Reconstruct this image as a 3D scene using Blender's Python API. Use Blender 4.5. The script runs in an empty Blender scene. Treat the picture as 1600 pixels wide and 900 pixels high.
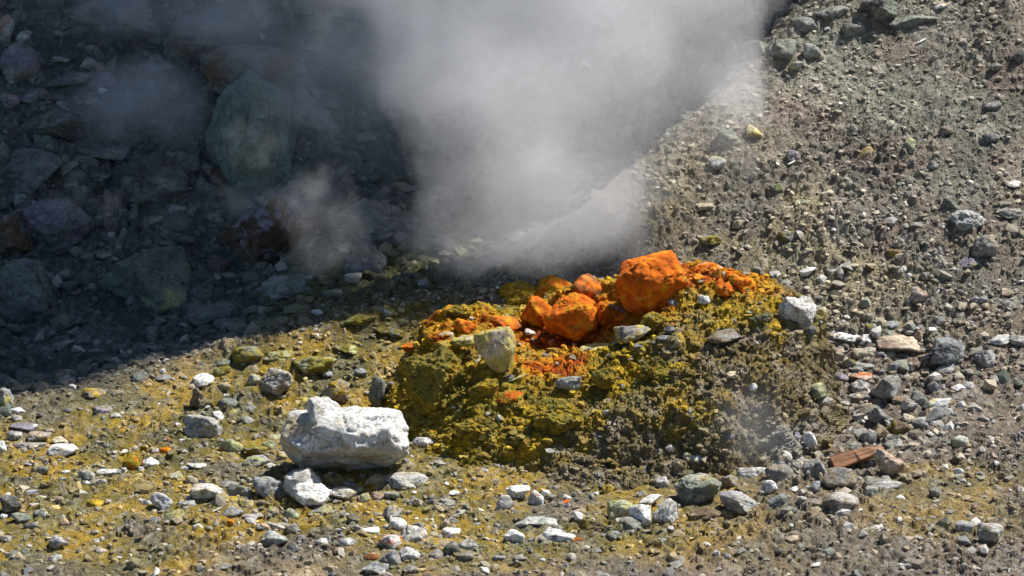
import bpy, bmesh, math
import numpy as np
from mathutils import Vector

# ------------------------------------------------------------------ camera
sc = bpy.context.scene
DIST, PITCH, LENS = 20.0, math.radians(18.0), 180.0
SP, CP = math.sin(PITCH), math.cos(PITCH)
CAM = np.array([0.0, -DIST * CP, DIST * SP])
cam_data = bpy.data.cameras.new("camera")
cam = bpy.data.objects.new("camera", cam_data)
sc.collection.objects.link(cam)
cam.location = CAM
cam.rotation_euler = (math.pi / 2 - PITCH, 0, 0)
cam_data.lens = LENS
cam_data.sensor_width = 36.0
cam_data.clip_start = 0.5
cam_data.clip_end = 500.0
cam_data.dof.use_dof = True
cam_data.dof.focus_distance = 18.4
cam_data.dof.aperture_fstop = 8.0
sc.camera = cam

# ------------------------------------------------------------------ sky and sun
SUN_AZ = (0.85, 0.527)            # horizontal direction towards the sun (right and behind)
SUN_EL = math.radians(55.0)
world = bpy.data.worlds.new("World")
sc.world = world
world.use_nodes = True
wn = world.node_tree
for n in list(wn.nodes):
    wn.nodes.remove(n)
wo = wn.nodes.new("ShaderNodeOutputWorld")
wb = wn.nodes.new("ShaderNodeBackground")
ws = wn.nodes.new("ShaderNodeTexSky")
ws.sky_type = 'NISHITA'
ws.sun_disc = False
ws.sun_elevation = SUN_EL
ws.sun_rotation = math.atan2(SUN_AZ[0], SUN_AZ[1])
ws.ozone_density = 4.0
wb.inputs["Strength"].default_value = 0.066
wn.links.new(ws.outputs[0], wb.inputs[0])
wn.links.new(wb.outputs[0], wo.inputs[0])

sun_data = bpy.data.lights.new("sun", 'SUN')
sun_data.energy = 5.0
sun_data.angle = math.radians(0.53)
sun_data.color = (1.0, 0.965, 0.91)
sun = bpy.data.objects.new("sun", sun_data)
sc.collection.objects.link(sun)
to_sun = Vector((SUN_AZ[0] * math.cos(SUN_EL), SUN_AZ[1] * math.cos(SUN_EL), math.sin(SUN_EL)))
sun.rotation_euler = to_sun.to_track_quat('Z', 'Y').to_euler()
sun.location = to_sun * 30

sc.view_settings.view_transform = 'Standard'
sc.view_settings.look = 'None'
sc.view_settings.gamma = 1.0
sc.view_settings.exposure = 0.72
sc.view_settings.use_curve_mapping = False
sc.cycles.max_bounces = 16
sc.cycles.diffuse_bounces = 3
sc.cycles.volume_bounces = 14
sc.cycles.volume_step_rate = 2.5
sc.cycles.volume_max_steps = 256
sc.cycles.use_denoising = True
sc.cycles.use_adaptive_sampling = True
sc.cycles.adaptive_threshold = 0.015

# ------------------------------------------------------------------ numpy noise
def h32(ix, iy, iz, seed):
    with np.errstate(over='ignore'):
        h = (ix.astype(np.int64).astype(np.uint32) * np.uint32(374761393)
             + iy.astype(np.int64).astype(np.uint32) * np.uint32(668265263)
             + iz.astype(np.int64).astype(np.uint32) * np.uint32(2147483647)
             + np.uint32(seed * 974711 + 17))
        h = (h ^ (h >> np.uint32(13))) * np.uint32(1274126177)
        h = (h ^ (h >> np.uint32(16))) * np.uint32(2246822519)
        return h ^ (h >> np.uint32(13))

def r01(ix, iy, iz, seed):
    return h32(ix, iy, iz, seed).astype(np.float64) / 4294967295.0

def fade(t):
    return t * t * t * (t * (t * 6 - 15) + 10)

def vn2(x, y, seed=0):
    """value noise, -1..1"""
    ix, iy = np.floor(x), np.floor(y)
    fx, fy = fade(x - ix), fade(y - iy)
    z = np.zeros_like(ix)
    a = r01(ix, iy, z, seed); b = r01(ix + 1, iy, z, seed)
    c = r01(ix, iy + 1, z, seed); d = r01(ix + 1, iy + 1, z, seed)
    return ((a * (1 - fx) + b * fx) * (1 - fy) + (c * (1 - fx) + d * fx) * fy) * 2 - 1

def fbm2(x, y, f, octv=4, seed=0, gain=0.5):
    s, a, t = 0.0, 1.0, 0.0
    for o in range(octv):
        ang = 0.6 + o * 1.1
        u = x * math.cos(ang) - y * math.sin(ang)
        v = x * math.sin(ang) + y * math.cos(ang)
        s = s + a * vn2(u * f + o * 7.3, v * f - o * 3.1, seed + o)
        t += a
        a *= gain
        f *= 2.07
    return s / t

def vn3(p, seed=0):
    i = np.floor(p)
    f = fade(p - i)
    ix, iy, iz = i[..., 0], i[..., 1], i[..., 2]
    fx, fy, fz = f[..., 0], f[..., 1], f[..., 2]
    out = 0
    for dx in (0, 1):
        for dy in (0, 1):
            for dz in (0, 1):
                w = (fx if dx else 1 - fx) * (fy if dy else 1 - fy) * (fz if dz else 1 - fz)
                out = out + w * r01(ix + dx, iy + dy, iz + dz, seed)
    return out * 2 - 1

def fbm3(p, f, octv=4, seed=0, gain=0.5):
    s, a, t = 0.0, 1.0, 0.0
    for o in range(octv):
        q = p * f + o * 5.17
        if o % 2:
            q = q[..., [1, 2, 0]]
        s = s + a * vn3(q, seed + o)
        t += a
        a *= gain
        f *= 2.05
    return s / t

def worley2(x, y, f, seed=0):
    """F1 in cell units, and two random numbers of the nearest cell"""
    X, Y = x * f, y * f
    ix, iy = np.floor(X), np.floor(Y)
    best = np.full(X.shape, 9.0)
    ra = np.zeros(X.shape); rb = np.zeros(X.shape)
    z = np.zeros_like(ix)
    for dx in (-1, 0, 1):
        for dy in (-1, 0, 1):
            cx, cy = ix + dx, iy + dy
            px = cx + r01(cx, cy, z, seed); py = cy + r01(cx, cy, z + 1, seed)
            d = (X - px) ** 2 + (Y - py) ** 2
            m = d < best
            best = np.where(m, d, best)
            ra = np.where(m, r01(cx, cy, z + 2, seed), ra)
            rb = np.where(m, r01(cx, cy, z + 3, seed), rb)
    return np.sqrt(best), ra, rb

def sst(a, b, x):
    t = np.clip((x - a) / (b - a), 0, 1)
    return t * t * (3 - 2 * t)

def softp(x, k):
    return k * np.logaddexp(0.0, x / k)

def smax(a, b, k):
    return b + softp(a - b, k)

# ------------------------------------------------------------------ terrain
# crest behind which the ground falls into the shaded hollow: left bank, foot of the vent, edge of the sunny spur
CX = np.array([-30., -2.6, -2.0, -1.2, -0.6, -0.2, 0.25, 0.7, 1.35, 2.4, 30.])
CY = np.array([-3.0, -1.62, -1.46, -1.17, -0.96, -0.74, -0.42, 0.02, 0.83, 1.9, 14.])
FX = np.array([-30., -2.0, -1.1, -0.7, -0.2, 0.4, 3.0, 30.])
FS = np.array([0.32, 0.32, 0.20, 0.06, 0.06, 0.42, 0.5, 0.5])

def macro(x, y):
    """large form of the land, no small relief"""
    wob = 0.10 * fbm2(x, y, 1.3, 2, 91)
    yc = np.interp(x, CX, CY) + wob
    ym = np.minimum(y, yc)
    ramp = 0.52 * softp(ym + 1.25, 0.14) + 0.045 * softp(x - 0.9, 0.2) * sst(-2.2, -0.6, ym)
    f = ramp - np.interp(x, FX, FS) * softp(y - yc, 0.06)
    f = f + 0.035 * fbm2(x, y, 0.8, 3, 5)
    f = f - 0.24 * np.exp(-(((x + .46) / .11) ** 2 + ((y + 1.54) / .17) ** 2))      # dark recess under the mound's left end
    b = -0.42 + 0.74 * softp(y - 0.10 + 0.10 * fbm2(x, y, 0.9, 2, 33), 0.25) + 0.16 * fbm2(x, y, 1.1, 3, 44) * sst(0.0, 0.8, y)
    b = np.where(b > 1.9, 1.9 + 0.25 * np.tanh((b - 1.9) / 0.25 * 0.25), b)
    f = np.minimum(f, 3.4)
    return smax(f, b, 0.035)

def zones(x, y):
    yc = np.interp(x, CX, CY)
    d = y - yc
    n = fbm2(x, y, 1.7, 3, 12)
    valley = sst(0.05, 0.35, d + 0.10 * n)
    spur = sst(-1.25, -0.75, y + 0.15 * n) * (1 - valley) * sst(-0.5, 0.2, x)
    front = sst(-3.0, -3.35, y + 0.25 * n - 0.05 * x + 0.10)
    return valley, spur, front, n

def relief(x, y, want_col=False):
    """stones, clods and grit standing proud of the large form"""
    valley, spur, front, n = zones(x, y)
    z = 0.016 * fbm2(x, y, 5.0, 3, 61)
    rough = (1.12 - 0.05 * spur + 0.5 * valley - 0.25 * front) * (.45 + .85 * sst(-.45, .35, fbm2(x, y, 3.1, 2, 77)))
    patch = 0.55 + 0.45 * fbm2(x, y, 2.3, 2, 71)
    cells = []
    for f, amp, seed, keep in ((9.0, 0.022, 3, 0.22), (21.0, 0.014, 7, 0.38), (44.0, 0.0085, 13, 0.6)):
        F, ra, rb = worley2(x + 0.012 * vn2(x * 40, y * 40, seed), y + 0.012 * vn2(x * 40 + 9, y * 40, seed), f, seed)
        R = 0.30 + 0.28 * rb
        dome = np.clip(1 - (F / R) ** 2, 0, 1) ** 0.5 * (ra < keep)
        z = z + amp * rough * patch * (0.35 + 0.65 * rb) * dome
        cells.append((dome, ra, rb))
    z = z + 0.0080 * rough * fbm2(x, y, 44.0, 1, 23) + 0.0110 * rough * np.abs(fbm2(x, y, 26.0, 2, 24))
    z = z + (0.018 * spur + .024 * valley) * np.abs(fbm2(x, y, 9.0, 3, 29)) + 0.026 * spur * fbm2(x, y, 4.2, 2, 30)
    if want_col:
        return z, cells, (valley, spur, front, n)
    return z

def ground_z(x, y):
    return macro(x, y) + relief(x, y)

# ------------------------------------------------------------------ the vent mound (profiles from front foot to back foot)
MPX = (np.array([560, 600, 640, 700, 760, 830, 900, 970, 1040, 1110, 1170, 1215, 1248, 1274]) - 800) / 400.0
M_YF = np.array([-1.60, -1.70, -1.80, -1.96, -2.06, -2.12, -2.14, -2.14, -2.14, -2.12, -2.08, -2.00, -1.88, -1.60])
M_YS = np.array([-1.55, -1.54, -1.54, -1.60, -1.66, -1.74, -1.72, -1.70, -1.71, -1.69, -1.66, -1.60, -1.54, -1.45])
M_ZS = np.array([-.06, -.05, .05, .20, .24, .22, .24, .32, .36, .385, .385, .345, .27, -.06])
M_YM = np.array([-1.45, -1.40, -1.38, -1.36, -1.38, -1.40, -1.38, -1.36, -1.35, -1.34, -1.32, -1.32, -1.36, -1.4])
M_ZM = np.array([-.05, -.04, .10, .25, .27, .22, .20, .32, .43, .48, .48, .44, .33, -.05])
M_YC = np.array([-1.30, -1.25, -1.20, -1.16, -1.12, -1.10, -1.06, -1.10, -1.15, -1.18, -1.20, -1.22, -1.28, -1.3])
M_ZC = np.array([-.05, -.03, .11, .26, .29, .29, .33, .40, .43, .46, .44, .38, .27, -.05])
M_YB = np.array([-1.10, -1.00, -0.90, -0.82, -0.78, -0.75, -0.70, -0.75, -0.85, -0.90, -0.95, -1.00, -1.10, -1.2])

def mound_profile(x):
    g = lambda t: np.interp(x, MPX, t)
    Y = np.stack([g(M_YF) - 0.30, g(M_YF), g(M_YF) * .55 + g(M_YS) * .45, g(M_YS), g(M_YM), g(M_YC), g(M_YB), g(M_YB) + 0.25], -1)
    Z = np.stack([0 * x - 0.10, 0 * x + 0.0, g(M_ZS) * .62, g(M_ZS), g(M_ZM), g(M_ZC), 0 * x + 0.06, 0 * x - 0.10], -1)
    return Y, Z

def mound_z(x, y):
    x, y = np.broadcast_arrays(np.asarray(x, float), np.asarray(y, float))
    Y, Z = mound_profile(x)
    z = np.full(x.shape, -1.0)
    for k in range(Y.shape[-1] - 1):
        y0, y1 = Y[..., k], Y[..., k + 1]
        m = (y >= y0) & (y <= y1)
        t = np.clip((y - y0) / np.maximum(y1 - y0, 1e-6), 0, 1)
        z = np.where(m, Z[..., k] * (1 - t) + Z[..., k + 1] * t, z)
    out = (x < MPX[0]) | (x > MPX[-1])
    return np.where(out, -1.0, z)

def surf(x, y):
    return np.maximum(macro(x, y), mound_z(x, y))

# ------------------------------------------------------------------ seeing a pixel of the 1600 x 900 photograph on the land
def ray(px, py):
    k = 36.0 / LENS / 1600.0
    a, b = (px - 800) * k, (450 - py) * k
    return np.array([a, CP + b * SP, -SP + b * CP])

TT = np.linspace(14.5, 26.0, 2301)
def hit(px, py, lift=0.0):
    """first point of the pixel's ray that stands `lift` above the land"""
    d = ray(px, py)
    P = CAM + TT[:, None] * d
    g = P[:, 2] - surf(P[:, 0], P[:, 1]) - lift
    i = int(np.argmax(g < 0))
    if g[i] >= 0:
        i = len(TT) - 1
    return P[i], TT[i]

# ------------------------------------------------------------------ mesh helpers
def mesh_np(name, verts, faces, cols=None, smooth=True, mat=None):
    verts = np.ascontiguousarray(verts, dtype=np.float32)
    faces = np.ascontiguousarray(faces, dtype=np.int32)
    me = bpy.data.meshes.new(name)
    nv, nf, k = len(verts), len(faces), faces.shape[1]
    me.vertices.add(nv)
    me.vertices.foreach_set("co", verts.ravel())
    me.loops.add(nf * k)
    me.loops.foreach_set("vertex_index", faces.ravel())
    me.polygons.add(nf)
    me.polygons.foreach_set("loop_start", np.arange(0, nf * k, k, dtype=np.int32))
    me.polygons.foreach_set("loop_total", np.full(nf, k, dtype=np.int32))
    me.polygons.foreach_set("use_smooth", np.full(nf, smooth, dtype=bool))
    if cols is not None:
        ca = me.color_attributes.new("tint", 'FLOAT_COLOR', 'POINT')
        c4 = np.ones((nv, 4), dtype=np.float32)
        c4[:, :3] = np.clip(cols, 0.003, 0.9)
        ca.data.foreach_set("color", c4.ravel())
    me.update()
    me.validate()
    if mat:
        me.materials.append(mat)
    return me

def link(name, me, parent=None, **props):
    o = bpy.data.objects.new(name, me)
    sc.collection.objects.link(o)
    if parent is not None:
        o.parent = parent
    for k, v in props.items():
        o[k] = v
    return o

def grid_faces(nu, nv):
    i = np.arange(nu - 1)[:, None] * nv + np.arange(nv - 1)[None, :]
    return np.stack([i, i + nv, i + nv + 1, i + 1], -1).reshape(-1, 4)

# ------------------------------------------------------------------ materials
def new_mat(name):
    m = bpy.data.materials.new(name)
    m.use_nodes = True
    nt = m.node_tree
    b = nt.nodes["Principled BSDF"]
    b.inputs["Roughness"].default_value = 0.92
    b.inputs["Specular IOR Level"].default_value = 0.25
    return m, nt, b

def N(nt, typ, **kw):
    n = nt.nodes.new(typ)
    for k, v in kw.items():
        setattr(n, k, v)
    return n

def tinted(name, sc1, sc2, var, bump, bdist, rough=0.92, pits=False):
    """vertex tint x two scales of mottling, fine bump"""
    m, nt, b = new_mat(name)
    L = nt.links.new
    at = N(nt, "ShaderNodeAttribute", attribute_name="tint")
    tc = N(nt, "ShaderNodeTexCoord")
    n1 = N(nt, "ShaderNodeTexNoise"); n1.inputs["Scale"].default_value = sc1; n1.inputs["Detail"].default_value = 6; n1.inputs["Roughness"].default_value = 0.65
    n2 = N(nt, "ShaderNodeTexNoise"); n2.inputs["Scale"].default_value = sc2; n2.inputs["Detail"].default_value = 4; n2.inputs["Roughness"].default_value = 0.7
    L(tc.outputs["Object"], n1.inputs["Vector"]); L(tc.outputs["Object"], n2.inputs["Vector"])
    mr = N(nt, "ShaderNodeMapRange"); mr.inputs[1].default_value = 0.28; mr.inputs[2].default_value = 0.72
    mr.inputs[3].default_value = 1 - var; mr.inputs[4].default_value = 1 + var
    L(n1.outputs["Fac"], mr.inputs[0])
    mr2 = N(nt, "ShaderNodeMapRange"); mr2.inputs[1].default_value = 0.3; mr2.inputs[2].default_value = 0.7
    mr2.inputs[3].default_value = 1 - var * 0.8; mr2.inputs[4].default_value = 1 + var * 0.8
    L(n2.outputs["Fac"], mr2.inputs[0])
    mu = N(nt, "ShaderNodeMath", operation='MULTIPLY'); L(mr.outputs[0], mu.inputs[0]); L(mr2.outputs[0], mu.inputs[1])
    vm = N(nt, "ShaderNodeVectorMath", operation='SCALE'); L(at.outputs["Color"], vm.inputs[0]); L(mu.outputs[0], vm.inputs["Scale"])
    L(vm.outputs[0], b.inputs["Base Color"])
    b.inputs["Roughness"].default_value = rough
    if pits:
        pn = N(nt, "ShaderNodeTexNoise"); pn.inputs["Scale"].default_value = 75; pn.inputs["Detail"].default_value = 6; pn.inputs["Roughness"].default_value = .7
        L(tc.outputs["Object"], pn.inputs["Vector"])
        pm = N(nt, "ShaderNodeMapRange"); pm.inputs[1].default_value = .34; pm.inputs[2].default_value = .46; pm.inputs[3].default_value = .58; pm.inputs[4].default_value = 1.0
        L(pn.outputs["Fac"], pm.inputs[0])
        wv = N(nt, "ShaderNodeTexNoise"); wv.inputs["Scale"].default_value = 4.5; wv.inputs["Detail"].default_value = 5
        L(tc.outputs["Object"], wv.inputs["Vector"])
        ab = N(nt, "ShaderNodeMath", operation='SUBTRACT'); ab.inputs[1].default_value = .5; L(wv.outputs["Fac"], ab.inputs[0])
        ab2 = N(nt, "ShaderNodeMath", operation='ABSOLUTE'); L(ab.outputs[0], ab2.inputs[0])
        cm = N(nt, "ShaderNodeMapRange"); cm.inputs[1].default_value = .0; cm.inputs[2].default_value = .005; cm.inputs[3].default_value = .5; cm.inputs[4].default_value = 1.0
        L(ab2.outputs[0], cm.inputs[0])
        m2 = N(nt, "ShaderNodeMath", operation='MULTIPLY'); L(pm.outputs[0], m2.inputs[0]); L(cm.outputs[0], m2.inputs[1])
        m3 = N(nt, "ShaderNodeMath", operation='MULTIPLY'); L(m2.outputs[0], m3.inputs[0]); L(mu.outputs[0], m3.inputs[1])
        L(m3.outputs[0], vm.inputs["Scale"])
    bp = N(nt, "ShaderNodeBump"); bp.inputs["Strength"].default_value = bump; bp.inputs["Distance"].default_value = bdist
    ad = N(nt, "ShaderNodeMath", operation='ADD'); L(n1.outputs["Fac"], ad.inputs[0]); L(n2.outputs["Fac"], ad.inputs[1])
    if pits:
        a3 = N(nt, "ShaderNodeMath", operation='ADD'); L(ad.outputs[0], a3.inputs[0]); L(m2.outputs[0], a3.inputs[1]); ad = a3
    L(ad.outputs[0], bp.inputs["Height"]); L(bp.outputs[0], b.inputs["Normal"])
    return m

MAT_GROUND = tinted("volcanic_ground", 45, 190, 0.42, 1.0, 0.012)
MAT_ROCK = tinted("weathered_rock", 22, 110, 0.24, 0.75, 0.012, pits=True)
MAT_CRUST = tinted("sulphur_crust", 45, 180, 0.42, 1.0, 0.012)
MAT_BLOOM = tinted("sulphur_bloom", 30, 150, 0.22, 0.6, 0.008)
MAT_GRIT = tinted("grit", 60, 200, 0.15, 0.3, 0.004)

C = lambda *a: np.array(a)
def mixc(a, b, t):
    return a * (1 - t[..., None]) + b * t[..., None]

def ground_col(x, y, cells=None, zn=None):
    if zn is None:
        zn = zones(x, y)
    valley, spur, front, n = zn
    n1 = fbm2(x, y, 2.1, 3, 101); n2 = fbm2(x, y, 6.0, 3, 111); n3 = fbm2(x, y, 18.0, 2, 121)
    col = np.broadcast_to(C(.175, .144, .106), x.shape + (3,)).copy()
    col = mixc(col, C(.225, .177, .126), sst(-.2, .5, n2))
    # sulphur-stained ground: left flat and round the mound's foot
    s = sst(1.35, 0.35, x + 0.25 * n1) * sst(-3.25, -2.75, y + 0.35 * n1) * (1 - valley) * sst(0.35, -0.2, y - 0.6 * x + 0.5)
    s = s * sst(-.75, .15, n1 + 0.55 * n2 + 0.15)
    s2 = sst(.15, .55, fbm2(x, y, 1.6, 3, 131) + .2) * (y < -2.0) * sst(0.9, 1.4, x) * 0.55
    s = np.maximum(s, s2)
    sul = mixc(np.broadcast_to(C(.215, .163, .020), col.shape), C(.36, .232, .014), sst(-.1, .45, n2 + .3 * n3))
    sul = mixc(sul, C(.14, .125, .035), sst(.1, .5, -n2))
    col = mixc(col, sul, s * 0.9)
    col = mixc(col, C(.215, .188, .155), front * 0.85)
    sp = mixc(np.broadcast_to(C(.245, .212, .165), col.shape), C(.205, .195, .150), sst(-.1, .45, n1))
    sp = mixc(sp, C(.235, .182, .145), sst(.1, .5, n2 + .25 * n3) * .8)
    sp = mixc(sp, C(.33, .27, .12), sst(.25, .55, -n1 + .2) * sst(0.15, -0.55, y - 0.1 * x) * .5)
    sp = mixc(sp, C(.185, .195, .150), sst(.1, .9, y + .3 * n1) * .7)
    sp = sp * (1.0 + .45 * fbm2(x, y, 3.3, 3, 141))[..., None]
    col = mixc(col, sp, spur)
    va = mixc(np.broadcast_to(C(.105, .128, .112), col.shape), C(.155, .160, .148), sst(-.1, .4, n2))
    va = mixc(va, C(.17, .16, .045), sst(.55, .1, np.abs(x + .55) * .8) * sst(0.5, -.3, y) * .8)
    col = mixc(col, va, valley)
    if cells is not None:
        for (dome, ra, rb), w in zip(cells, (.5, .6, .7)):
            m = (dome > 0.12) * w
            tone = 0.45 + 1.35 * rb ** 1.5
            grey = np.stack([.20 * tone, .190 * tone, .165 * tone], -1)
            own = col * tone[..., None] * 1.1
            st = mixc(own, grey, (0.25 + 0.5 * (ra * 7 % 1)))
            col = mixc(col, st, m)
    return col

# ------------------------------------------------------------------ ground sheet
def spread(lo, hi, n, far_lo, far_hi, nf, dens=None):
    if dens is None:
        mid = np.linspace(lo, hi, n)
    else:
        t = np.linspace(lo, hi, 4000)
        c = np.cumsum(dens(t)); c = (c - c[0]) / (c[-1] - c[0])
        mid = np.interp(np.linspace(0, 1, n), c, t)
    g = np.linspace(0, 1, nf + 1)[1:] ** 2.6
    return np.concatenate([(lo + (far_lo - lo) * g)[::-1], mid, hi + (far_hi - hi) * g])

gx = spread(-2.35, 2.35, 800, -60, 60, 26)
gy = spread(-4.0, 2.1, 800, -60, 60, 26, lambda t: np.where(t < -1.4, 0.75, 1.25))
GX, GY = np.meshgrid(gx, gy, indexing='ij')
rz, cells, zn = relief(GX, GY, True)
near = (np.abs(GX) < 3.2) & (GY > -5) & (GY < 3.2)
GZ = macro(GX, GY) + np.where(near, rz, 0.0)
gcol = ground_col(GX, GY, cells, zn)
jr = np.random.default_rng(4)
dX = np.gradient(gx)[:, None] * np.ones_like(GX); dY = np.gradient(gy)[None, :] * np.ones_like(GX)
GZ = GZ + near * jr.normal(0, 1, GX.shape) * (.0010 + .0007 * zn[1] + .0006 * zn[0])
GX = GX + jr.uniform(-.33, .33, GX.shape) * dX * near; GY = GY + jr.uniform(-.33, .33, GX.shape) * dY * near
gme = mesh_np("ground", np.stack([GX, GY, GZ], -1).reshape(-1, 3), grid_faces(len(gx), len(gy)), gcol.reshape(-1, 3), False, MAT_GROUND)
link("ground", gme, kind="structure", label="stony volcanic ground rising to a scree slope and a rocky hollow")

# ------------------------------------------------------------------ added wall beyond the frame, placed and shaped to shade the hollow
WALL_X, WALL_Y, WALL_TOP = 19.6, 12.0, 44.0
path = np.array([(-60, 20.0), (-40, 15.0), (-15, 12.8), (WALL_X - 4, WALL_Y + .3), (WALL_X, WALL_Y), (WALL_X + 1, WALL_Y + 4), (WALL_X + 3, WALL_Y + 16), (WALL_X + 8, 60.)])
seg = np.concatenate([[0], np.cumsum(np.hypot(*np.diff(path, axis=0).T))])
us = np.unique(np.concatenate([np.linspace(0, seg[-1], 200), np.linspace(seg[2], seg[-2], 160)]))
wx, wy = np.interp(us, seg, path[:, 0]), np.interp(us, seg, path[:, 1])
ht = np.linspace(0, 1, 90)
tops = WALL_TOP + 2.0 * vn2(us * .12, us * 0, 8) + 0.8 * vn2(us * .5, us * 0, 9)
WZ = -0.6 + ht[None, :] * (tops[:, None] + .6)
P3 = np.stack([np.repeat(wx[:, None], 90, 1), np.repeat(wy[:, None], 90, 1), WZ], -1)
disp = 1.5 * fbm3(P3, 0.12, 5, 201) + 0.35 * fbm3(P3, .8, 3, 211)
tx = np.gradient(wx, us); ty = np.gradient(wy, us)
nrm = np.stack([ty, -tx], -1) / np.hypot(tx, ty)[:, None]
keep_edge = np.exp(-((us - seg[4]) / 4) ** 2) * 0.7
P3[..., 0] += nrm[:, None, 0] * disp * (1 - keep_edge[:, None])
P3[..., 1] += nrm[:, None, 1] * disp * (1 - keep_edge[:, None])
P3[..., 0] += np.clip(.25 * (P3[..., 2] - 35.0), 0, .2)
back = P3[:, -1:, :].copy(); back[..., 0] = np.minimum(back[..., 0], WALL_X - 3); back[..., 1] += 30; back[..., 2] -= 3.0
P3 = np.concatenate([P3, back], 1)
wc = mixc(np.broadcast_to(C(.15, .135, .11), P3.shape), C(.24, .20, .14), sst(-.3, .4, fbm3(P3, .6, 4, 221)))
wme = mesh_np("shade_wall", P3.reshape(-1, 3), grid_faces(len(us), 91), wc.reshape(-1, 3), True, MAT_GROUND)
link("shade_wall", wme, kind="structure", label="tall rocky wall out of view, added behind the fumarole to shade the hollow")

# ------------------------------------------------------------------ the mound
nu, nt_ = 420, 320
mx = np.linspace(MPX[0], MPX[-1], nu)
Yp, Zp = mound_profile(mx)
MX = np.repeat(mx[:, None], nt_, 1)
MY = np.zeros((nu, nt_)); MZ = np.zeros((nu, nt_))
for i in range(nu):
    sgl = np.hypot(np.diff(Yp[i]), np.diff(Zp[i]) * 1.3)
    cl = np.concatenate([[0], np.cumsum(sgl)])
    tt = np.linspace(0, cl[-1], nt_)
    MY[i] = np.interp(tt, cl, Yp[i]); MZ[i] = np.interp(tt, cl, Zp[i])
ker = np.array([1, 2, 3, 4, 3, 2, 1.]); ker /= ker.sum()
def blur(A):
    for ax in (0, 1):
        p = np.pad(A, [(9, 9) if a == ax else (0, 0) for a in (0, 1)], mode='edge')
        for _ in range(1):
            q = sum(k * np.take(p, np.arange(A.shape[ax]) + 9 + 3 * (j - 3), axis=ax) for j, k in enumerate(ker))
        A = q
    return A
MY, MZ = blur(MY), blur(MZ)
P = np.stack([MX, MY, MZ], -1)
def grid_normals(P):
    a = np.gradient(P, axis=0); b = np.gradient(P, axis=1)
    n = np.cross(a, b)
    return n / np.maximum(np.linalg.norm(n, axis=-1, keepdims=True), 1e-9)
n0 = grid_normals(P)
arc = np.concatenate([np.zeros((nu, 1)), np.cumsum(np.hypot(np.diff(MY, axis=1), np.diff(MZ, axis=1)), 1)], 1)
d = 0.050 * fbm3(P, 4.5, 3, 301) + 0.022 * fbm3(P, 12.0, 3, 311)
ledge = np.abs(fbm3(P * np.array([1, 1, 2.2]), 7.0, 2, 321))
d = d + 0.030 * (0.4 - ledge)
mcells = []
for f, amp, seed, keep in ((11.0, .011, 31, .22), (24.0, .010, 37, .3), (50.0, .007, 41, .5), (100., .004, 47, .6)):
    F, ra, rb = worley2(MX + .010 * vn2(MX * 45, arc * 45, seed), arc + .010 * vn2(MX * 45 + 5, arc * 45, seed), f, seed)
    dome = np.clip(1 - (F / (.30 + .30 * rb)) ** 2, 0, 1) ** .5 * (ra < keep)
    d = d + amp * (.3 + .7 * rb) * dome
    mcells.append((dome, ra, rb))
d = d + 0.008 * fbm3(P, 55.0, 2, 331) + 0.011 * np.abs(fbm3(P, 17.0, 2, 333))
P = P + n0 * (d + np.random.default_rng(6).normal(0, .0016, d.shape))[..., None]
P = P + np.random.default_rng(7).uniform(-.0014, .0014, P.shape)
# colour of the crust: orange round the vent, mustard on the shoulders, grey-brown lower right, pale patch at the foot
pxm = 800 + P[..., 0] * 400
v = P[..., 1] * SP + P[..., 2] * CP
pym = 450 - v * 400
q1 = fbm3(P, 5.0, 3, 341); q2 = fbm3(P, 16.0, 3, 351); q3 = fbm3(P, 2.3, 2, 361)
must = mixc(np.broadcast_to(C(.46, .300, .012), P.shape), C(.22, .165, .014), sst(-.25, .35, q2))
brown = mixc(np.broadcast_to(C(.20, .155, .070), P.shape), C(.28, .23, .155), sst(-.1, .4, q2))
col = mixc(must, brown, sst(-.25, .45, (pxm - 985) / 260 + (pym - 590) / 150 * .6 + .65 * q1 + .3 * q2))
olive = C(.27, .22, .020)
col = mixc(col, olive, sst(.0, .5, q3 + .3 * q2) * .5)
# orange bloom by height above the front shoulder and nearness to the vent
vent = np.exp(-(((P[..., 0] - .28) / .62) ** 2 + ((P[..., 1] + 1.30) / .22) ** 2))
vent2 = np.exp(-(((P[..., 0] - .80) / .26) ** 2 + ((P[..., 2] - .52) / .09) ** 2))
vent3 = np.exp(-(((P[..., 0] - .10) / .22) ** 2 + ((P[..., 1] + 1.62) / .14) ** 2)) * .9
vent4 = np.exp(-(((P[..., 0] + .30) / .16) ** 2 + ((P[..., 2] - .27) / .06) ** 2)) * .8
vv = np.maximum.reduce([vent, vent2, vent3, vent4]) + .28 * q1 + .30 * q2
q4 = fbm3(P, 9.0, 3, 371)
col = mixc(col, C(.56, .31, .008), sst(.22, .55, vv) * .85)
og = sst(.45, .85, vv)
orange = mixc(np.broadcast_to(C(.68, .175, .004), P.shape), C(.36, .070, .004), sst(-.1, .45, q2 + .5 * q4))
orange = mixc(orange, C(.60, .27, .010), sst(.05, .4, -q4 + .2 * q2) * .8)
col = mixc(col, orange, og)
pale = np.exp(-(((P[..., 0] - .98) / .14) ** 2 + ((P[..., 2] - .07) / .07) ** 2))
col = mixc(col, C(.40, .41, .40), sst(.3, .8, pale + .5 * q1 + .3 * q2) * .42)
for (dome, ra, rb), w in zip(mcells, (.45, .55, .6, .5)):
    tone = .5 + 1.1 * rb ** 1.4
    own = col * tone[..., None]
    grey = np.stack([.2 * tone, .185 * tone, .15 * tone], -1)
    st = mixc(own, grey, (.35 * (ra * 9 % 1)) * (1 - og))
    col = mixc(col, st, (dome > .12) * w)
mound = bpy.data.objects.new("fumarole_mound", mesh_np("fumarole_mound", P.reshape(-1, 3), grid_faces(nu, nt_), col.reshape(-1, 3), False, MAT_CRUST))
sc.collection.objects.link(mound)
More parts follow.
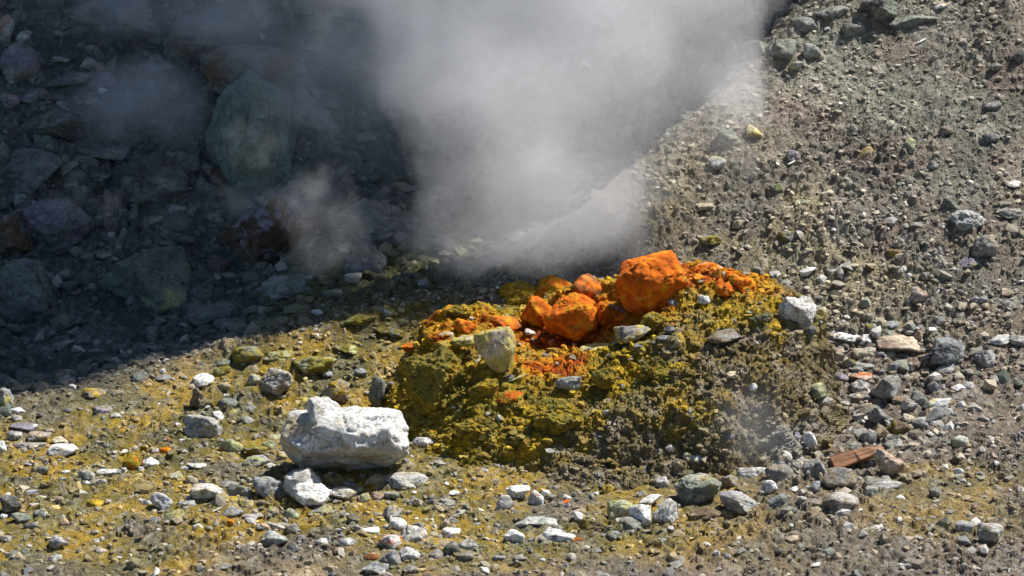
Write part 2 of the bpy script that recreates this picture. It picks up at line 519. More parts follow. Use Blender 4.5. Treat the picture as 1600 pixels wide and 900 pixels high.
mound["category"] = "mound"
mound["label"] = "crusty fumarole mound, mustard and brown with an orange crest, below the steam"
MP, MN, MC = P, grid_normals(P), col

# ------------------------------------------------------------------ rocks
def ico(level):
    bm = bmesh.new()
    bmesh.ops.create_icosphere(bm, subdivisions=level, radius=1.0)
    v = np.array([x.co[:] for x in bm.verts]); f = np.array([[y.index for y in x.verts] for x in bm.faces])
    bm.free()
    return v / np.linalg.norm(v, axis=1, keepdims=True), f
ICO = {k: ico(k) for k in (1, 3, 4, 5, 6)}

def rand_rot(rng):
    q = rng.normal(size=4); q /= np.linalg.norm(q)
    w, x, y, z = q
    return np.array([[1 - 2 * (y * y + z * z), 2 * (x * y - z * w), 2 * (x * z + y * w)],
                     [2 * (x * y + z * w), 1 - 2 * (x * x + z * z), 2 * (y * z - x * w)],
                     [2 * (x * z - y * w), 2 * (y * z + x * w), 1 - 2 * (x * x + y * y)]])

def rock_shape(seed, level, rnd, rough, planes=None, crust=False):
    """facetted stone about the origin inside the unit box; rnd 0 = broken and sharp, 1 = rounded"""
    rng = np.random.default_rng(seed)
    D, F = ICO[level]
    npl = int(13 + 7 * rnd)
    nn = rng.normal(size=(npl, 3)); nn /= np.linalg.norm(nn, axis=1, keepdims=True)
    dd = rng.uniform(.50 + .28 * rnd, .98, npl)
    if planes:
        nn = np.array([p[:3] for p in planes], float); nn /= np.linalg.norm(nn, axis=1, keepdims=True)
        dd = np.array([p[3] for p in planes])
    t = np.maximum(D @ nn.T, 1e-3)
    r = dd / t
    r = np.minimum(r, 1.7)
    k = 110 if planes else 44 - 32 * rnd
    r = -np.log(np.exp(-k * r).sum(1) + np.exp(-k * 1.25)) / k
    V = D * np.maximum(r, .25)[:, None]
    off = rng.uniform(0, 90, 3)
    V = V + D * (rough * .13 * fbm3(V + off, 1.5, 2, 5) + rough * .09 * fbm3(V + off, 4.5, 4, 9, .6))[:, None]
    if level >= 4:
        crack = np.abs(fbm3(V + off, 2.3, 2, 15))
        V = V - D * (rough * .10 * np.exp(-(crack / .05) ** 2))[:, None]
        V = V + D * (rough * .035 * fbm3(V + off, 13.0, 3, 19))[:, None]
    if crust:
        V = V + D * (.10 * np.abs(fbm3(V + off, 4.2, 3, 27)) + .07 * fbm3(V + off, 11.0, 3, 28, .65))[:, None]
    if not planes:
        V = V @ rand_rot(rng).T
    lo, hi = V.min(0), V.max(0)
    V = (V - (lo + hi) / 2) / ((hi - lo) / 2)
    return V, F

def vnormals(V, F):
    fn = np.cross(V[F[:, 1]] - V[F[:, 0]], V[F[:, 2]] - V[F[:, 0]])
    n = np.zeros_like(V)
    for k in range(3):
        np.add.at(n, F[:, k], fn)
    return n / np.maximum(np.linalg.norm(n, axis=1, keepdims=True), 1e-12)

PAL = dict(W=(.77, .755, .72), E=(.29, .39, .31), P=(.45, .435, .40), G=(.30, .288, .262), D=(.135, .132, .125), B=(.285, .295, .30), S=(.20, .205, .20),
           T=(.33, .27, .185), Y=(.52, .43, .13), O=(.44, .285, .022), R=(.63, .140, .004), M=(.21, .235, .19), K=(.46, .34, .26),
           C=(.56, .49, .36), L=(.25, .205, .035), N=(.18, .125, .08), V=(.42, .43, .22), U=(.30, .27, .31), X=(.26, .085, .02), Q=(.50, .50, .47))
PAL = {k: np.array(v) for k, v in PAL.items()}
ROCKS = []
SEED = [1000]
def place(cx, cy, w, h, lab, c='P', c2=None, a2=.45, rnd=.12, rough=1.0, rot=0., k=.45, up=0., y=None, b=.85, lv=None, grp=None, z_up=0., seed=None, name=None, squash=None, under=0., planes=None):
    """one rock: its box in the photograph (centre, width, height), colours, roundness"""
    SEED[0] += 1
    sd = SEED[0] if seed is None else seed
    big = max(w, h)
    if lv is None:
        lv = 5 if big > 75 else (4 if big > 32 else 3)
    P0, t0 = hit(cx, cy)
    m = t0 / DIST / 400.0                      # metres per photo pixel there
    # undo the widening of a tilted box
    ca, sa = abs(math.cos(math.radians(rot))), abs(math.sin(math.radians(rot)))
    if rot:
        W = max((w * ca - h * sa) / max(ca * ca - sa * sa, .35), .45 * w)
        Hh = max((h * ca - w * sa) / max(ca * ca - sa * sa, .35), .30 * h)
        W, Hh = min(W, 1.25 * w), min(Hh, h)
    else:
        W, Hh = w, h
    a = W / 2 * m
    bb = min(a * b, Hh / 2 * m * 1.9 + .01)
    hh = Hh / 2 * m
    cz = math.sqrt(max(hh * hh - (bb * SP) ** 2, (.30 * hh) ** 2)) / CP * 1.04
    if squash: cz *= squash
    if y is None:
        ctr, t1 = hit(cx, cy, k * cz + z_up)
    else:
        dr = ray(cx, cy); t1 = (y - CAM[1]) / dr[1]; ctr = CAM + t1 * dr
    crust = c in 'OL' and big >= 36 and y is None and 440 < cy < 700 and 600 < cx < 1220
    if crust: lv = max(lv, 5)
    V, F = rock_shape(sd, lv, rnd, rough, planes, crust)
    if under:
        V[:, :2] *= (1 - under * np.clip(.05 - V[:, 2], 0, 1.05))[:, None]
    V = V * np.array([a, bb, cz])
    if rot:
        r = math.radians(rot); c_, s_ = math.cos(r), math.sin(r)
        V = np.stack([V[:, 0] * c_ - V[:, 2] * s_, V[:, 1], V[:, 0] * s_ + V[:, 2] * c_], 1)
    Nn = vnormals(V, F)
    s = 1.0 / max(a, cz)
    rng = np.random.default_rng(sd + 5)
    off = rng.uniform(0, 60, 3)
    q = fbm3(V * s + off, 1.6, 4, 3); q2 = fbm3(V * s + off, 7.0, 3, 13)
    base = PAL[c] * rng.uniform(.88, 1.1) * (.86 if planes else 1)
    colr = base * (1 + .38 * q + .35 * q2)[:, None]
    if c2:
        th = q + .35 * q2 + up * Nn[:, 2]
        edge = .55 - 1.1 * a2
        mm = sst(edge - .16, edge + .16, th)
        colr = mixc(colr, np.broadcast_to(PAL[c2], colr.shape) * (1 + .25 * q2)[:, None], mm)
    if c == 'R':     # sulphur bloom grading from rust to amber
        q4 = fbm3(V * s + off, 3.1, 3, 43)
        colr = mixc(colr, np.broadcast_to(C(.60, .27, .010), colr.shape) * (1 + .25 * q2)[:, None], sst(.08, .42, q4 + .25 * q2) * .85)
        colr = mixc(colr, np.broadcast_to(C(.34, .075, .006), colr.shape), sst(.08, .45, -q4 + .4 * q2) * .62)
    else:            # dust of the ground it lies on
        gc = ground_col(np.array([ctr[0]]), np.array([ctr[1]]))[0]
        q4 = fbm3(V * s + off, 2.6, 4, 53)
        colr = mixc(colr, np.broadcast_to(gc * 1.15, colr.shape) * (1 + .3 * q2)[:, None], sst(.0, .5, q4 + .3 * q2 - .10) * .6)
    if name is None:
        name = "boulder" if big > 62 else ("rock" if big > 27 else "stone")
    me = mesh_np(name, V, F, colr, not crust, MAT_CRUST if crust else (MAT_BLOOM if c in 'RX' else MAT_ROCK))
    o = link(name, me, category=name, label=lab)
    o.location = ctr
    if grp: o["group"] = grp
    ROCKS.append((ctr, a, bb, cz))
    return o

# --- the white boulder and its company
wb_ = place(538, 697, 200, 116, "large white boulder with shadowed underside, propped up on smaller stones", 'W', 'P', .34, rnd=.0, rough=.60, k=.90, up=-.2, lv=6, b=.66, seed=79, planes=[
    (0, .12, 1, .60), (.05, -.45, .9, .72), (-.2, -.92, .25, .74), (.05, -.52, -.86, .20), (-1, .1, .15, .95), (-.75, -.35, -.6, .62), (-.6, -.3, .7, .82),
    (1, .1, -.05, .95), (.65, -.3, -.75, .58), (0, 1, 0, .8), (0, 0, -1, .58), (.8, -.25, .55, .90), (.5, -.85, .1, .82), (.1, .6, -.8, .7), (-.5, .8, .3, .85), (.55, .8, .35, .85)])
place(508, 645, 56, 42, "white lump perched on top of the large white boulder", 'W', rnd=.45, y=wb_.location.y - .02, lv=4)
place(474, 762, 66, 60, "pale grey block partly under the large white boulder's shaded end", 'P', 'W', .3, rnd=.15)
place(486, 775, 66, 44, "bright white rock lying in front of the large white boulder", 'W', rnd=.35, lv=5, k=.75)
place(421, 763, 52, 38, "blue-grey slab in the large white boulder's shadow", 'B', rnd=.2)
place(535, 774, 46, 26, "cream rock tucked under the front of the large white boulder", 'C', 'W', .4, rnd=.4)
place(536, 757, 44, 16, "grey flat stone in the dark gap below the large white boulder", 'G')
place(632, 752, 74, 28, "long pale rock stretched out beside the large white boulder's foot", 'Q', 'T', .3, rnd=.25, rough=1.3)
place(586, 750, 42, 24, "speckled tan rock wedged between the large white boulder and the long pale rock", 'T', 'L', .3)
place(664, 694, 42, 26, "rounded white rock standing just right of the large white boulder", 'W', 'P', .3, rnd=.6)
place(591, 617, 32, 62, "weathered grey-green upright rock in the dark gap left of the mound", 'M', 'T', .4, rough=1.4, k=.8)
place(655, 664, 40, 34, "olive crusted lump between the large white boulder and the mound", 'L', 'O', .4)
place(673, 677, 24, 15, "small orange-yellow stone above the rounded white rock", 'O', 'R', .3, rnd=.6)

# --- mound: the orange, yellow and pale rocks seated on it
place(1026, 440, 126, 94, "biggest bright orange boulder crowning the mound", 'R', 'X', .22, rnd=.75, rough=.65, k=.62, lv=6, seed=311)
place(892, 498, 86, 74, "bright orange boulder in the middle of the mound's crest", 'R', 'X', .2, rnd=.75, rough=.65, lv=6, k=.78)
place(838, 490, 52, 50, "orange knob leaning on the orange boulder in the middle of the crest", 'R', 'O', .3, rnd=.6, k=.6)
place(785, 503, 70, 40, "dark orange sloping slab behind the yellow-topped cream boulder", 'R', 'X', .45, rnd=.3, rot=-14)
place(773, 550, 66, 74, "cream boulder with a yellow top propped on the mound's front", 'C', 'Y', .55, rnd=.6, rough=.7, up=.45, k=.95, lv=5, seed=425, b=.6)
place(800, 592, 44, 12, "thin olive-yellow slab under the yellow-topped cream boulder", 'V', 'O', .4, rot=18, b=.6)
place(796, 620, 50, 32, "yellow-orange oval rock on the mound's front", 'O', 'R', .5, rnd=.75, rough=.5, rot=16, k=.8)
place(890, 600, 50, 44, "jagged mint-white rock on the mound's front", 'Q', 'M', .35, rnd=.05, rough=1.7, rot=20, k=.75)
place(848, 628, 22, 18, "small pointed cream stone between the yellow-orange oval rock and mint-white rock", 'C', 'V', .4, rnd=.0, rot=30)
place(929, 548, 60, 28, "yellow-white rock below the orange boulder in the middle of the crest", 'C', 'Y', .5, rough=1.2, rot=8, k=.7)
place(988, 519, 64, 42, "grey rock streaked yellow below the biggest orange boulder", 'G', 'Y', .45, rnd=.3, rot=12, k=.7)
place(1026, 502, 52, 30, "yellow crusted rock next to the grey rock streaked yellow", 'O', 'Y', .45, rnd=.6)
place(972, 485, 44, 26, "dark pebble with a rusty tip leaning at the biggest orange boulder's foot", 'S', 'R', .25, rnd=.6, rot=-28, k=.9)
place(1100, 468, 20, 16, "small white stone on the orange rubble right of the biggest orange boulder", 'W', 'B', .3)
place(1110, 421, 44, 24, "orange lump with a pale cap on the mound's top right", 'R', 'C', .2, rough=1.3)
place(1160, 440, 44, 28, "rusty orange crust lump at the mound's right shoulder", 'R', 'O', .4, rough=1.5)
place(1085, 440, 40, 26, "small orange lump touching the right side of the biggest orange boulder", 'R', 'O', .3, rough=1.4)
place(1135, 452, 34, 20, "broken orange clod between the two orange lumps of the right shoulder", 'R', 'X', .3, rough=1.4)
place(1132, 528, 56, 24, "grey-brown stone half sunk in the mound's upper front", 'G', 'N', .4, rnd=.4, k=.4)
place(1026, 578, 52, 42, "mustard-green clod on the mound's front below the grey rock streaked yellow", 'L', 'O', .4, rough=1.4, k=.35)
place(1038, 530, 24, 12, "small dark grey stone on the mound's upper front", 'S', rnd=.5)
place(1046, 517, 20, 14, "small slate stone beside the yellow crusted rock", 'D', 'B', .3)
place(1177, 604, 13, 11, "tiny white stone alone on the mound's brown right flank", 'W')
place(680, 598, 116, 104, "ochre block overhanging the dark gap at the mound's left end", 'O', 'L', .5, rnd=.0, rough=1.6, k=.5, lv=5, seed=514)
place(652, 541, 56, 20, "orange-yellow ledge stone at the mound's left tip", 'O', 'R', .4, rot=4, z_up=.015)
place(700, 541, 46, 22, "mustard ledge stone between the left tip and the pale yellow stone", 'O', 'Y', .3, z_up=.02)
place(727, 533, 46, 24, "pale yellow stone left of the yellow-topped cream boulder", 'Y', 'C', .4, rot=6, z_up=.03)
place(697, 524, 28, 14, "whitish stone behind the mustard ledge stone", 'C', 'O', .35, z_up=.02)
place(725, 510, 40, 24, "orange clod behind the pale yellow stone on the mound's left", 'R', 'O', .35, rough=1.4, z_up=.02)
place(716, 489, 42, 28, "olive crumbly clod at the back left of the mound", 'L', 'O', .3, rough=1.7, z_up=.02)
place(873, 658, 86, 66, "ochre block low on the middle of the mound's front", 'L', 'O', .5, rnd=.0, rough=1.3, k=.38)
place(745, 668, 70, 46, "olive-mustard lump at the mound's foot above the rounded white rock", 'L', 'O', .45, rough=1.4, k=.4)
place(755, 612, 50, 42, "dark mustard clod under the yellow-topped cream boulder", 'L', 'O', .4, rough=1.5, k=.4)
place(806, 462, 70, 46, "ochre lump in thin steam at the back of the mound", 'O', 'R', .2, rnd=.6)
place(862, 452, 68, 46, "rust-orange lump in thin steam behind the orange knob", 'R', 'O', .5, rnd=.6)
place(925, 452, 70, 46, "dull orange-brown lump in steam between the two orange boulders", 'X', 'R', .45, rnd=.5)
place(944, 590, 44, 34, "mustard clod right of the mint-white rock", 'O', 'L', .4, rough=1.4, k=.4)
place(1080, 650, 46, 30, "brown clod on the lower middle of the mound's front", 'N', 'L', .4, rough=1.3, k=.35)
place(1190, 500, 40, 26, "olive clod at the mound's upper right corner", 'L', 'M', .3, rough=1.5, k=.4)
place(828, 520, 18, 14, "small pinkish white crumbly stone left of the middle orange boulder", 'K', 'W', .4)
place(862, 535, 16, 12, "small peach stone below the middle orange boulder", 'K', 'R', .3)

# --- left flat
L_ = [
 (107, 590, 42, 24, "yellow-topped pale rock just past the left bank in shade", 'P', 'Y', .45, {}),
 (4, 624, 36, 36, "pale rounded rock with yellow flank at the photo's left edge", 'Q', 'Y', .35, dict(rnd=.6)),
 (6, 645, 26, 22, "green-grey stone under the pale rounded rock at the left edge", 'M', None, 0, {}),
 (147, 614, 48, 18, "flat ochre slab on the crest of the left bank", 'T', 'O', .5, {}),
 (183, 615, 20, 11, "small tan stone right of the flat ochre slab on the bank", 'T', None, 0, {}),
 (27, 643, 26, 13, "low white stone near the left edge below the bank's crest", 'W', None, 0, {}),
 (26, 655, 19, 11, "small grey-white stone just below the low white stone", 'P', None, 0, {}),
 (37, 668, 46, 16, "flat lilac-grey rock above the grey pyramid stone", 'U', 'W', .35, {}),
 (23, 681, 24, 18, "pale grey pyramid stone near the left edge", 'P', None, 0, dict(rnd=0)),
 (62, 682, 38, 18, "pinkish tan rock between the grey pyramid stone and the white wedge", 'K', 'P', .4, {}),
 (46, 697, 54, 15, "low grey slab left of the white wedge", 'G', 'P', .3, {}),
 (94, 690, 28, 12, "cream rock right behind the white wedge", 'C', None, 0, {}),
 (99, 703, 50, 22, "white wedge rock with a straight top on the left flat", 'W', None, 0, dict(rnd=.0, rough=.5, k=.45)),
 (3, 700, 16, 22, "white stone cut by the photo's left edge", 'W', None, 0, {}),
 (105, 643, 14, 11, "small round dark grey stone on the left flat", 'S', None, 0, dict(rnd=.8)),
 (159, 641, 34, 16, "pinkish-grey flat rock below the flat ochre slab", 'U', 'G', .4, {}),
 (181, 650, 22, 10, "small striped pale stone below the pinkish-grey flat rock", 'P', None, 0, {}),
 (235, 724, 28, 17, "chalky white rock left of the orange-stained yellow rock", 'W', None, 0, dict(rnd=.5)),
 (263, 690, 22, 18, "dark rusty stone above the orange-red stone", 'X', 'N', .5, {}),
 (261, 705, 25, 13, "orange-red stone on the left flat", 'R', 'X', .35, dict(rnd=.6)),
 (242, 706, 14, 11, "small pale stone left of the orange-red stone", 'P', None, 0, {}),
 (287, 691, 18, 12, "small white stone right of the dark rusty stone", 'W', None, 0, {}),
 (45, 726, 32, 12, "low lilac-grey rock under the low grey slab", 'U', None, 0, {}),
 (204, 724, 28, 24, "orange-ochre clod left of the chalky white rock", 'O', 'R', .3, dict(rough=1.3)),
 (63, 735, 28, 17, "dark grey-green rock left of the white-topped pair on the flat", 'S', 'M', .4, {}),
 (102, 738, 15, 8, "small flat white stone right of the dark grey-green rock", 'W', None, 0, {}),
 (135, 744, 27, 18, "pale grey-green stone touching the oblong white block", 'P', 'M', .3, {}),
 (170, 737, 42, 17, "oblong white block lying on the left flat", 'W', 'M', .25, dict(rnd=.1, rot=6)),
 (193, 734, 11, 8, "pebble at the right end of the oblong white block", 'P', None, 0, {}),
 (134, 755, 14, 7, "thin white chip below the pale grey-green stone", 'W', None, 0, {}),
 (274, 747, 25, 18, "pale greenish stone with a pointed top above the white chunk", 'V', 'P', .4, dict(rnd=0)),
 (17, 789, 34, 32, "dark charcoal rock near the lower left edge", 'D', 'G', .3, dict(rnd=.3, k=.7)),
 (57, 791, 25, 12, "white stone right of the dark charcoal rock", 'W', 'K', .3, {}),
 (66, 780, 22, 10, "flat pale green stone above the white stone by the charcoal rock", 'V', 'W', .4, {}),
 (91, 782, 18, 14, "tan stone at the right end of the charcoal rock's cluster", 'T', None, 0, {}),
 (63, 804, 30, 18, "pale green-grey rock below the charcoal rock's cluster", 'Q', 'M', .4, {}),
 (33, 810, 32, 20, "mottled green-grey rock just under the charcoal rock", 'M', 'P', .35, {}),
 (50, 821, 28, 14, "dark greenish rock lowest in the charcoal rock's cluster", 'S', 'M', .5, {}),
 (5, 808, 13, 9, "white pebble under the charcoal rock at the left edge", 'W', None, 0, {}),
 (148, 787, 28, 14, "ochre lump alone on the mustard part of the left flat", 'O', None, 0, dict(rnd=.7)),
 (252, 784, 36, 32, "craggy white chunk above the olive-yellow block", 'W', 'B', .2, dict(rnd=.25, k=.75)),
 (228, 786, 19, 14, "small bluish white stone left of the craggy white chunk", 'W', 'B', .4, {}),
 (290, 788, 30, 17, "white rock with dark side right of the craggy white chunk", 'Q', 'S', .4, {}),
 (275, 809, 38, 20, "olive-yellow block below the craggy white chunk", 'V', 'L', .45, dict(rnd=.1)),
 (92, 848, 32, 22, "pinkish grey angular rock at the lower left", 'U', 'P', .4, dict(rnd=.05, k=.8)),
 (84, 873, 28, 15, "pale stone below the pinkish grey angular rock", 'Q', 'D', .25, {}),
 (41, 863, 24, 14, "dull green-grey stone left of the pinkish grey angular rock", 'M', None, 0, {}),
 (157, 860, 22, 12, "pale tan stone on grit at the lower left", 'K', 'P', .5, {}),
 (151, 846, 16, 9, "small white-grey stone above the pale tan stone", 'P', None, 0, {}),
 (318, 595, 36, 19, "white oval rock near the bank above the brown upright rock", 'W', None, 0, dict(rnd=.6, k=.7)),
 (347, 580, 28, 17, "moss-green stone behind the white oval rock", 'V', 'L', .6, dict(rnd=.6)),
 (349, 567, 24, 11, "grey-green stone behind the moss-green stone in shade", 'M', None, 0, {}),
 (311, 623, 30, 38, "brown and tan upright rock below the white oval rock", 'N', 'T', .45, dict(k=.85)),
 (350, 605, 22, 14, "tan stone right of the brown upright rock", 'T', None, 0, {}),
 (396, 595, 22, 22, "pale green stone touching the tan boulder's left side", 'V', 'P', .5, {}),
 (431, 600, 54, 48, "tan-grey boulder standing alone above the white mottled pair", 'T', 'P', .45, dict(rnd=.35, k=.75, lv=5)),
 (356, 632, 32, 20, "dark green slab behind the leaning white oblong rock", 'S', 'M', .5, {}),
 (352, 621, 12, 10, "small white stone above the dark green slab", 'W', None, 0, {}),
 (343, 651, 46, 42, "leaning white oblong rock behind the white and black mottled rock", 'W', 'P', .3, dict(rot=-38, rnd=.4, k=.8)),
 (317, 668, 60, 42, "white rock mottled with black in front of the leaning oblong", 'Q', 'D', .32, dict(rnd=.25, k=.7, lv=5)),
 (365, 648, 20, 16, "pale yellow stone right of the leaning white oblong rock", 'Y', 'V', .5, {}),
 (382, 659, 30, 22, "grey-green rock below the pale yellow stone", 'M', 'P', .3, {}),
 (390, 641, 30, 18, "olive-grey rock behind the grey-green rock", 'G', 'M', .5, {}),
 (411, 661, 15, 16, "dark small stone right of the grey-green rock", 'D', 'N', .4, {}),
 (362, 698, 44, 28, "yellow rock with an orange-stained left end", 'V', 'R', .25, dict(rnd=.5)),
 (313, 697, 33, 12, "flat slate-green rock below the white and black mottled rock", 'S', None, 0, {}),
 (345, 689, 12, 10, "bluish pebble above the orange-stained yellow rock", 'B', None, 0, {}),
 (400, 703, 40, 22, "olive-brown rock right of the orange-stained yellow rock", 'L', 'T', .4, {}),
 (402, 720, 46, 18, "flat yellow-grey rock below the olive-brown rock", 'V', 'U', .4, {}),
 (427, 685, 26, 13, "pale green rock left of the large white boulder", 'V', 'P', .5, {}),
 (420, 697, 24, 18, "mottled green stone above the olive-brown rock's right end", 'M', 'V', .4, {}),
 (441, 713, 20, 15, "pale yellow stone under the left end of the large white boulder", 'Y', 'P', .4, {}),
 (306, 728, 36, 12, "flat white slab left of the large white boulder's shadow", 'Q', 'T', .3, {}),
 (473, 627, 22, 14, "bright mustard stone behind the white lump on the boulder", 'Y', 'O', .5, {}),
 (525, 611, 44, 36, "ochre upright rock behind the large white boulder", 'O', 'T', .5, dict(rough=1.3, k=.7)),
 (549, 624, 13, 16, "bright yellow small stone right of the ochre upright rock", 'Y', 'O', .6, {}),
 (511, 584, 18, 9, "small bluish white stone in the half shade above the ochre upright rock", 'Q', 'B', .5, {}),
 (564, 582, 22, 12, "grey stone in the half shade left of the mound", 'B', None, 0, {}),
 (448, 614, 14, 10, "white pebble right of the tan-grey boulder", 'W', None, 0, {}),
 (478, 611, 10, 9, "white crumb stone left of the ochre upright rock", 'W', None, 0, {}),
 (490, 570, 70, 36, "olive-green boulder on the edge of the shade", 'L', 'V', .3, dict(rnd=.4, k=.45)),
 (388, 555, 52, 32, "dark olive boulder in shade above the pale green stone", 'L', 'M', .3, dict(rnd=.6, k=.45)),
 (435, 556, 46, 20, "mossy flat rock in shade between the two olive boulders", 'V', 'L', .6, dict(k=.4)),
 # front left
 (326, 770, 54, 32, "white-cream rock left of the blue-grey slab", 'W', 'C', .4, dict(rnd=.2, k=.65, lv=5)),
 (376, 766, 42, 27, "dark green rock between the white-cream rock and the blue-grey slab", 'S', 'M', .5, {}),
 (361, 757, 30, 11, "thin dark-rimmed pale stone behind the dark green rock", 'P', 'D', .4, {}),
 (293, 789, 28, 14, "low pale stone under the white-cream rock", 'Q', 'S', .25, {}),
 (327, 797, 42, 12, "thin pale cream slab below the white-cream rock", 'C', 'P', .5, dict(rot=8)),
 (361, 783, 22, 15, "vivid yellow stone below the dark green rock", 'Y', 'O', .5, dict(rough=1.4)),
 (384, 789, 25, 19, "tan-yellow stone right of the vivid yellow stone", 'T', 'Y', .3, {}),
 (410, 786, 26, 14, "brown-olive stone below the blue-grey slab", 'T', 'N', .5, {}),
 (362, 802, 40, 19, "slate-grey wedge rock below the vivid yellow stone", 'G', 'B', .4, dict(rnd=0)),
 (359, 817, 15, 13, "small rusty orange stone under the slate-grey wedge", 'R', 'O', .5, dict(rnd=.7)),
 (391, 809, 28, 14, "pinkish grey flat stone right of the slate-grey wedge", 'U', 'P', .5, {}),
 (426, 800, 22, 17, "olive-tan round stone below the pale grey block", 'T', 'V', .4, dict(rnd=.7)),
 (454, 804, 29, 20, "green-grey rock below the bright white rock", 'M', 'V', .3, {}),
 (504, 799, 46, 18, "pale olive rock right of the green-grey rock", 'V', 'T', .5, {}),
 (309, 825, 17, 15, "white pointed stone on the lower left flat", 'W', None, 0, dict(rnd=0)),
 (428, 823, 38, 20, "pale tan-grey rock directly behind the mint green block", 'K', 'P', .6, dict(rnd=.15)),
 (430, 843, 42, 24, "mint green block with flat top at the front left", 'Q', 'M', .5, dict(rnd=.0, rough=.6)),
 (458, 828, 24, 22, "mid-grey angular stone right of the pale tan-grey rock", 'G', 'P', .3, dict(rnd=.05)),
 (470, 842, 16, 12, "grey pebble right of the mint green block", 'G', None, 0, {}),
 (502, 847, 21, 11, "smooth white oval stone at the front left", 'W', None, 0, dict(rnd=.95, rough=.3)),
 (542, 849, 29, 19, "blue-grey rock with white side right of the white oval stone", 'B', 'W', .4, dict(rnd=0)),
 (533, 816, 17, 14, "yellow-green stone below the cream rock", 'V', 'Y', .5, {}),
 (552, 811, 22, 16, "dark stone right of the yellow-green stone", 'D', 'L', .3, {}),
 (347, 885, 32, 9, "thin dark slab at the bottom left of the photo", 'S', 'M', .4, {}),
 (562, 827, 20, 13, "light grey stone left of the long white pebble", 'P', None, 0, {}),
 (578, 829, 30, 11, "long white pebble left of the white angular rock", 'W', None, 0, dict(rnd=.5)),
 (571, 781, 18, 18, "pale lime stone under the long pale rock's left end", 'V', 'C', .5, {}),
 (592, 778, 20, 14, "pinkish stone below the speckled tan rock", 'K', None, 0, {}),
 (612, 775, 25, 17, "speckled grey-green stone below the long pale rock", 'M', 'P', .35, {}),
 (649, 785, 26, 13, "grey flat stone right of the speckled grey-green stone", 'P', 'G', .5, {}),
 (556, 766, 24, 14, "lime-tinted stone beside the cream rock", 'V', 'M', .3, {}),
 (613, 803, 34, 23, "mid-grey rock above the white angular rock", 'G', 'P', .35, {}),
 (622, 820, 28, 18, "white angular rock above the white and orange rock", 'W', None, 0, dict(rnd=0)),
 (609, 847, 38, 28, "white rock stained orange across its front", 'W', 'R', .36, dict(rnd=.1, k=.7)),
 (646, 838, 44, 28, "lumpy pale grey rock right of the white and orange rock", 'P', 'W', .3, dict(rough=1.4)),
 (680, 850, 68, 24, "long tan rock with a mustard right end at the front", 'T', 'O', .35, dict(k=.55)),
 (704, 832, 34, 17, "smooth white rock behind the long tan rock", 'W', None, 0, dict(rnd=.6)),
 (706, 861, 28, 30, "dark charcoal lump in front of the long tan rock", 'D', 'G', .4, {}),
 (733, 853, 36, 22, "mid-grey rock right of the dark charcoal lump", 'G', 'P', .4, {}),
 (681, 868, 27, 19, "grey round stone left of the dark charcoal lump", 'G', None, 0, dict(rnd=.6)),
 (727, 870, 28, 18, "grey-brown stone below the mid-grey rock at the front", 'T', 'G', .5, {}),
 (580, 871, 26, 16, "brick-red stone at the bottom beside the slate triangle", 'X', 'K', .35, dict(rnd=.5)),
 (611, 872, 34, 27, "slate-grey triangular rock at the bottom", 'G', 'B', .4, dict(rnd=0, rough=.5)),
 (640, 868, 34, 26, "white rock with a grey face right of the slate triangle", 'W', 'G', .35, dict(rnd=.1)),
 (586, 889, 44, 22, "bluish white rock cut by the bottom edge", 'Q', 'B', .5, {}),
 (641, 890, 24, 15, "grey stone at the bottom edge below the white rock with a grey face", 'G', None, 0, {}),
 (780, 873, 25, 13, "bluish grey stone on the front grit", 'B', 'P', .4, {}),
 (809, 768, 40, 21, "white rounded rock above the grey cube-like rock", 'W', None, 0, dict(rnd=.45, k=.7)),
 (789, 786, 29, 27, "grey cube-like rock left of the white pink-tinged stone", 'P', 'G', .3, dict(rnd=0, rough=.4, k=.7)),
 (838, 780, 25, 25, "white pink-tinged stone above the orange oblong rock", 'W', 'K', .35, dict(rnd=.2)),
 (708, 815, 20, 14, "grey stone behind the smooth white rock", 'G', None, 0, {}),
 (803, 841, 34, 28, "chalk white squarish rock at the front", 'W', None, 0, dict(rnd=.25)),
 (872, 839, 56, 28, "flat-topped white block at the front left of the rusty stone", 'W', 'M', .2, dict(rnd=.0, rough=.5)),
 (897, 846, 32, 18, "rusty brown stone at the flat-topped white block's end", 'X', 'O', .4, {}),
 (872, 788, 42, 22, "vivid orange oblong rock at the front", 'R', 'X', .3, dict(rot=22, rough=1.2)),
 (846, 817, 60, 22, "pale greenish rock below the vivid orange oblong rock", 'Q', 'M', .4, {}),
 (812, 873, 22, 11, "dull grey stone right of the bluish grey stone on the front grit", 'G', None, 0, {}),
 (930, 862, 24, 12, "brown-grey stone on the front grit below the rusty stone", 'G', 'N', .4, {}),
]
for cx, cy, w, h, lab, c, c2, a2, kw in L_:
    place(cx, cy, w, h, lab, c, c2, a2, **kw)

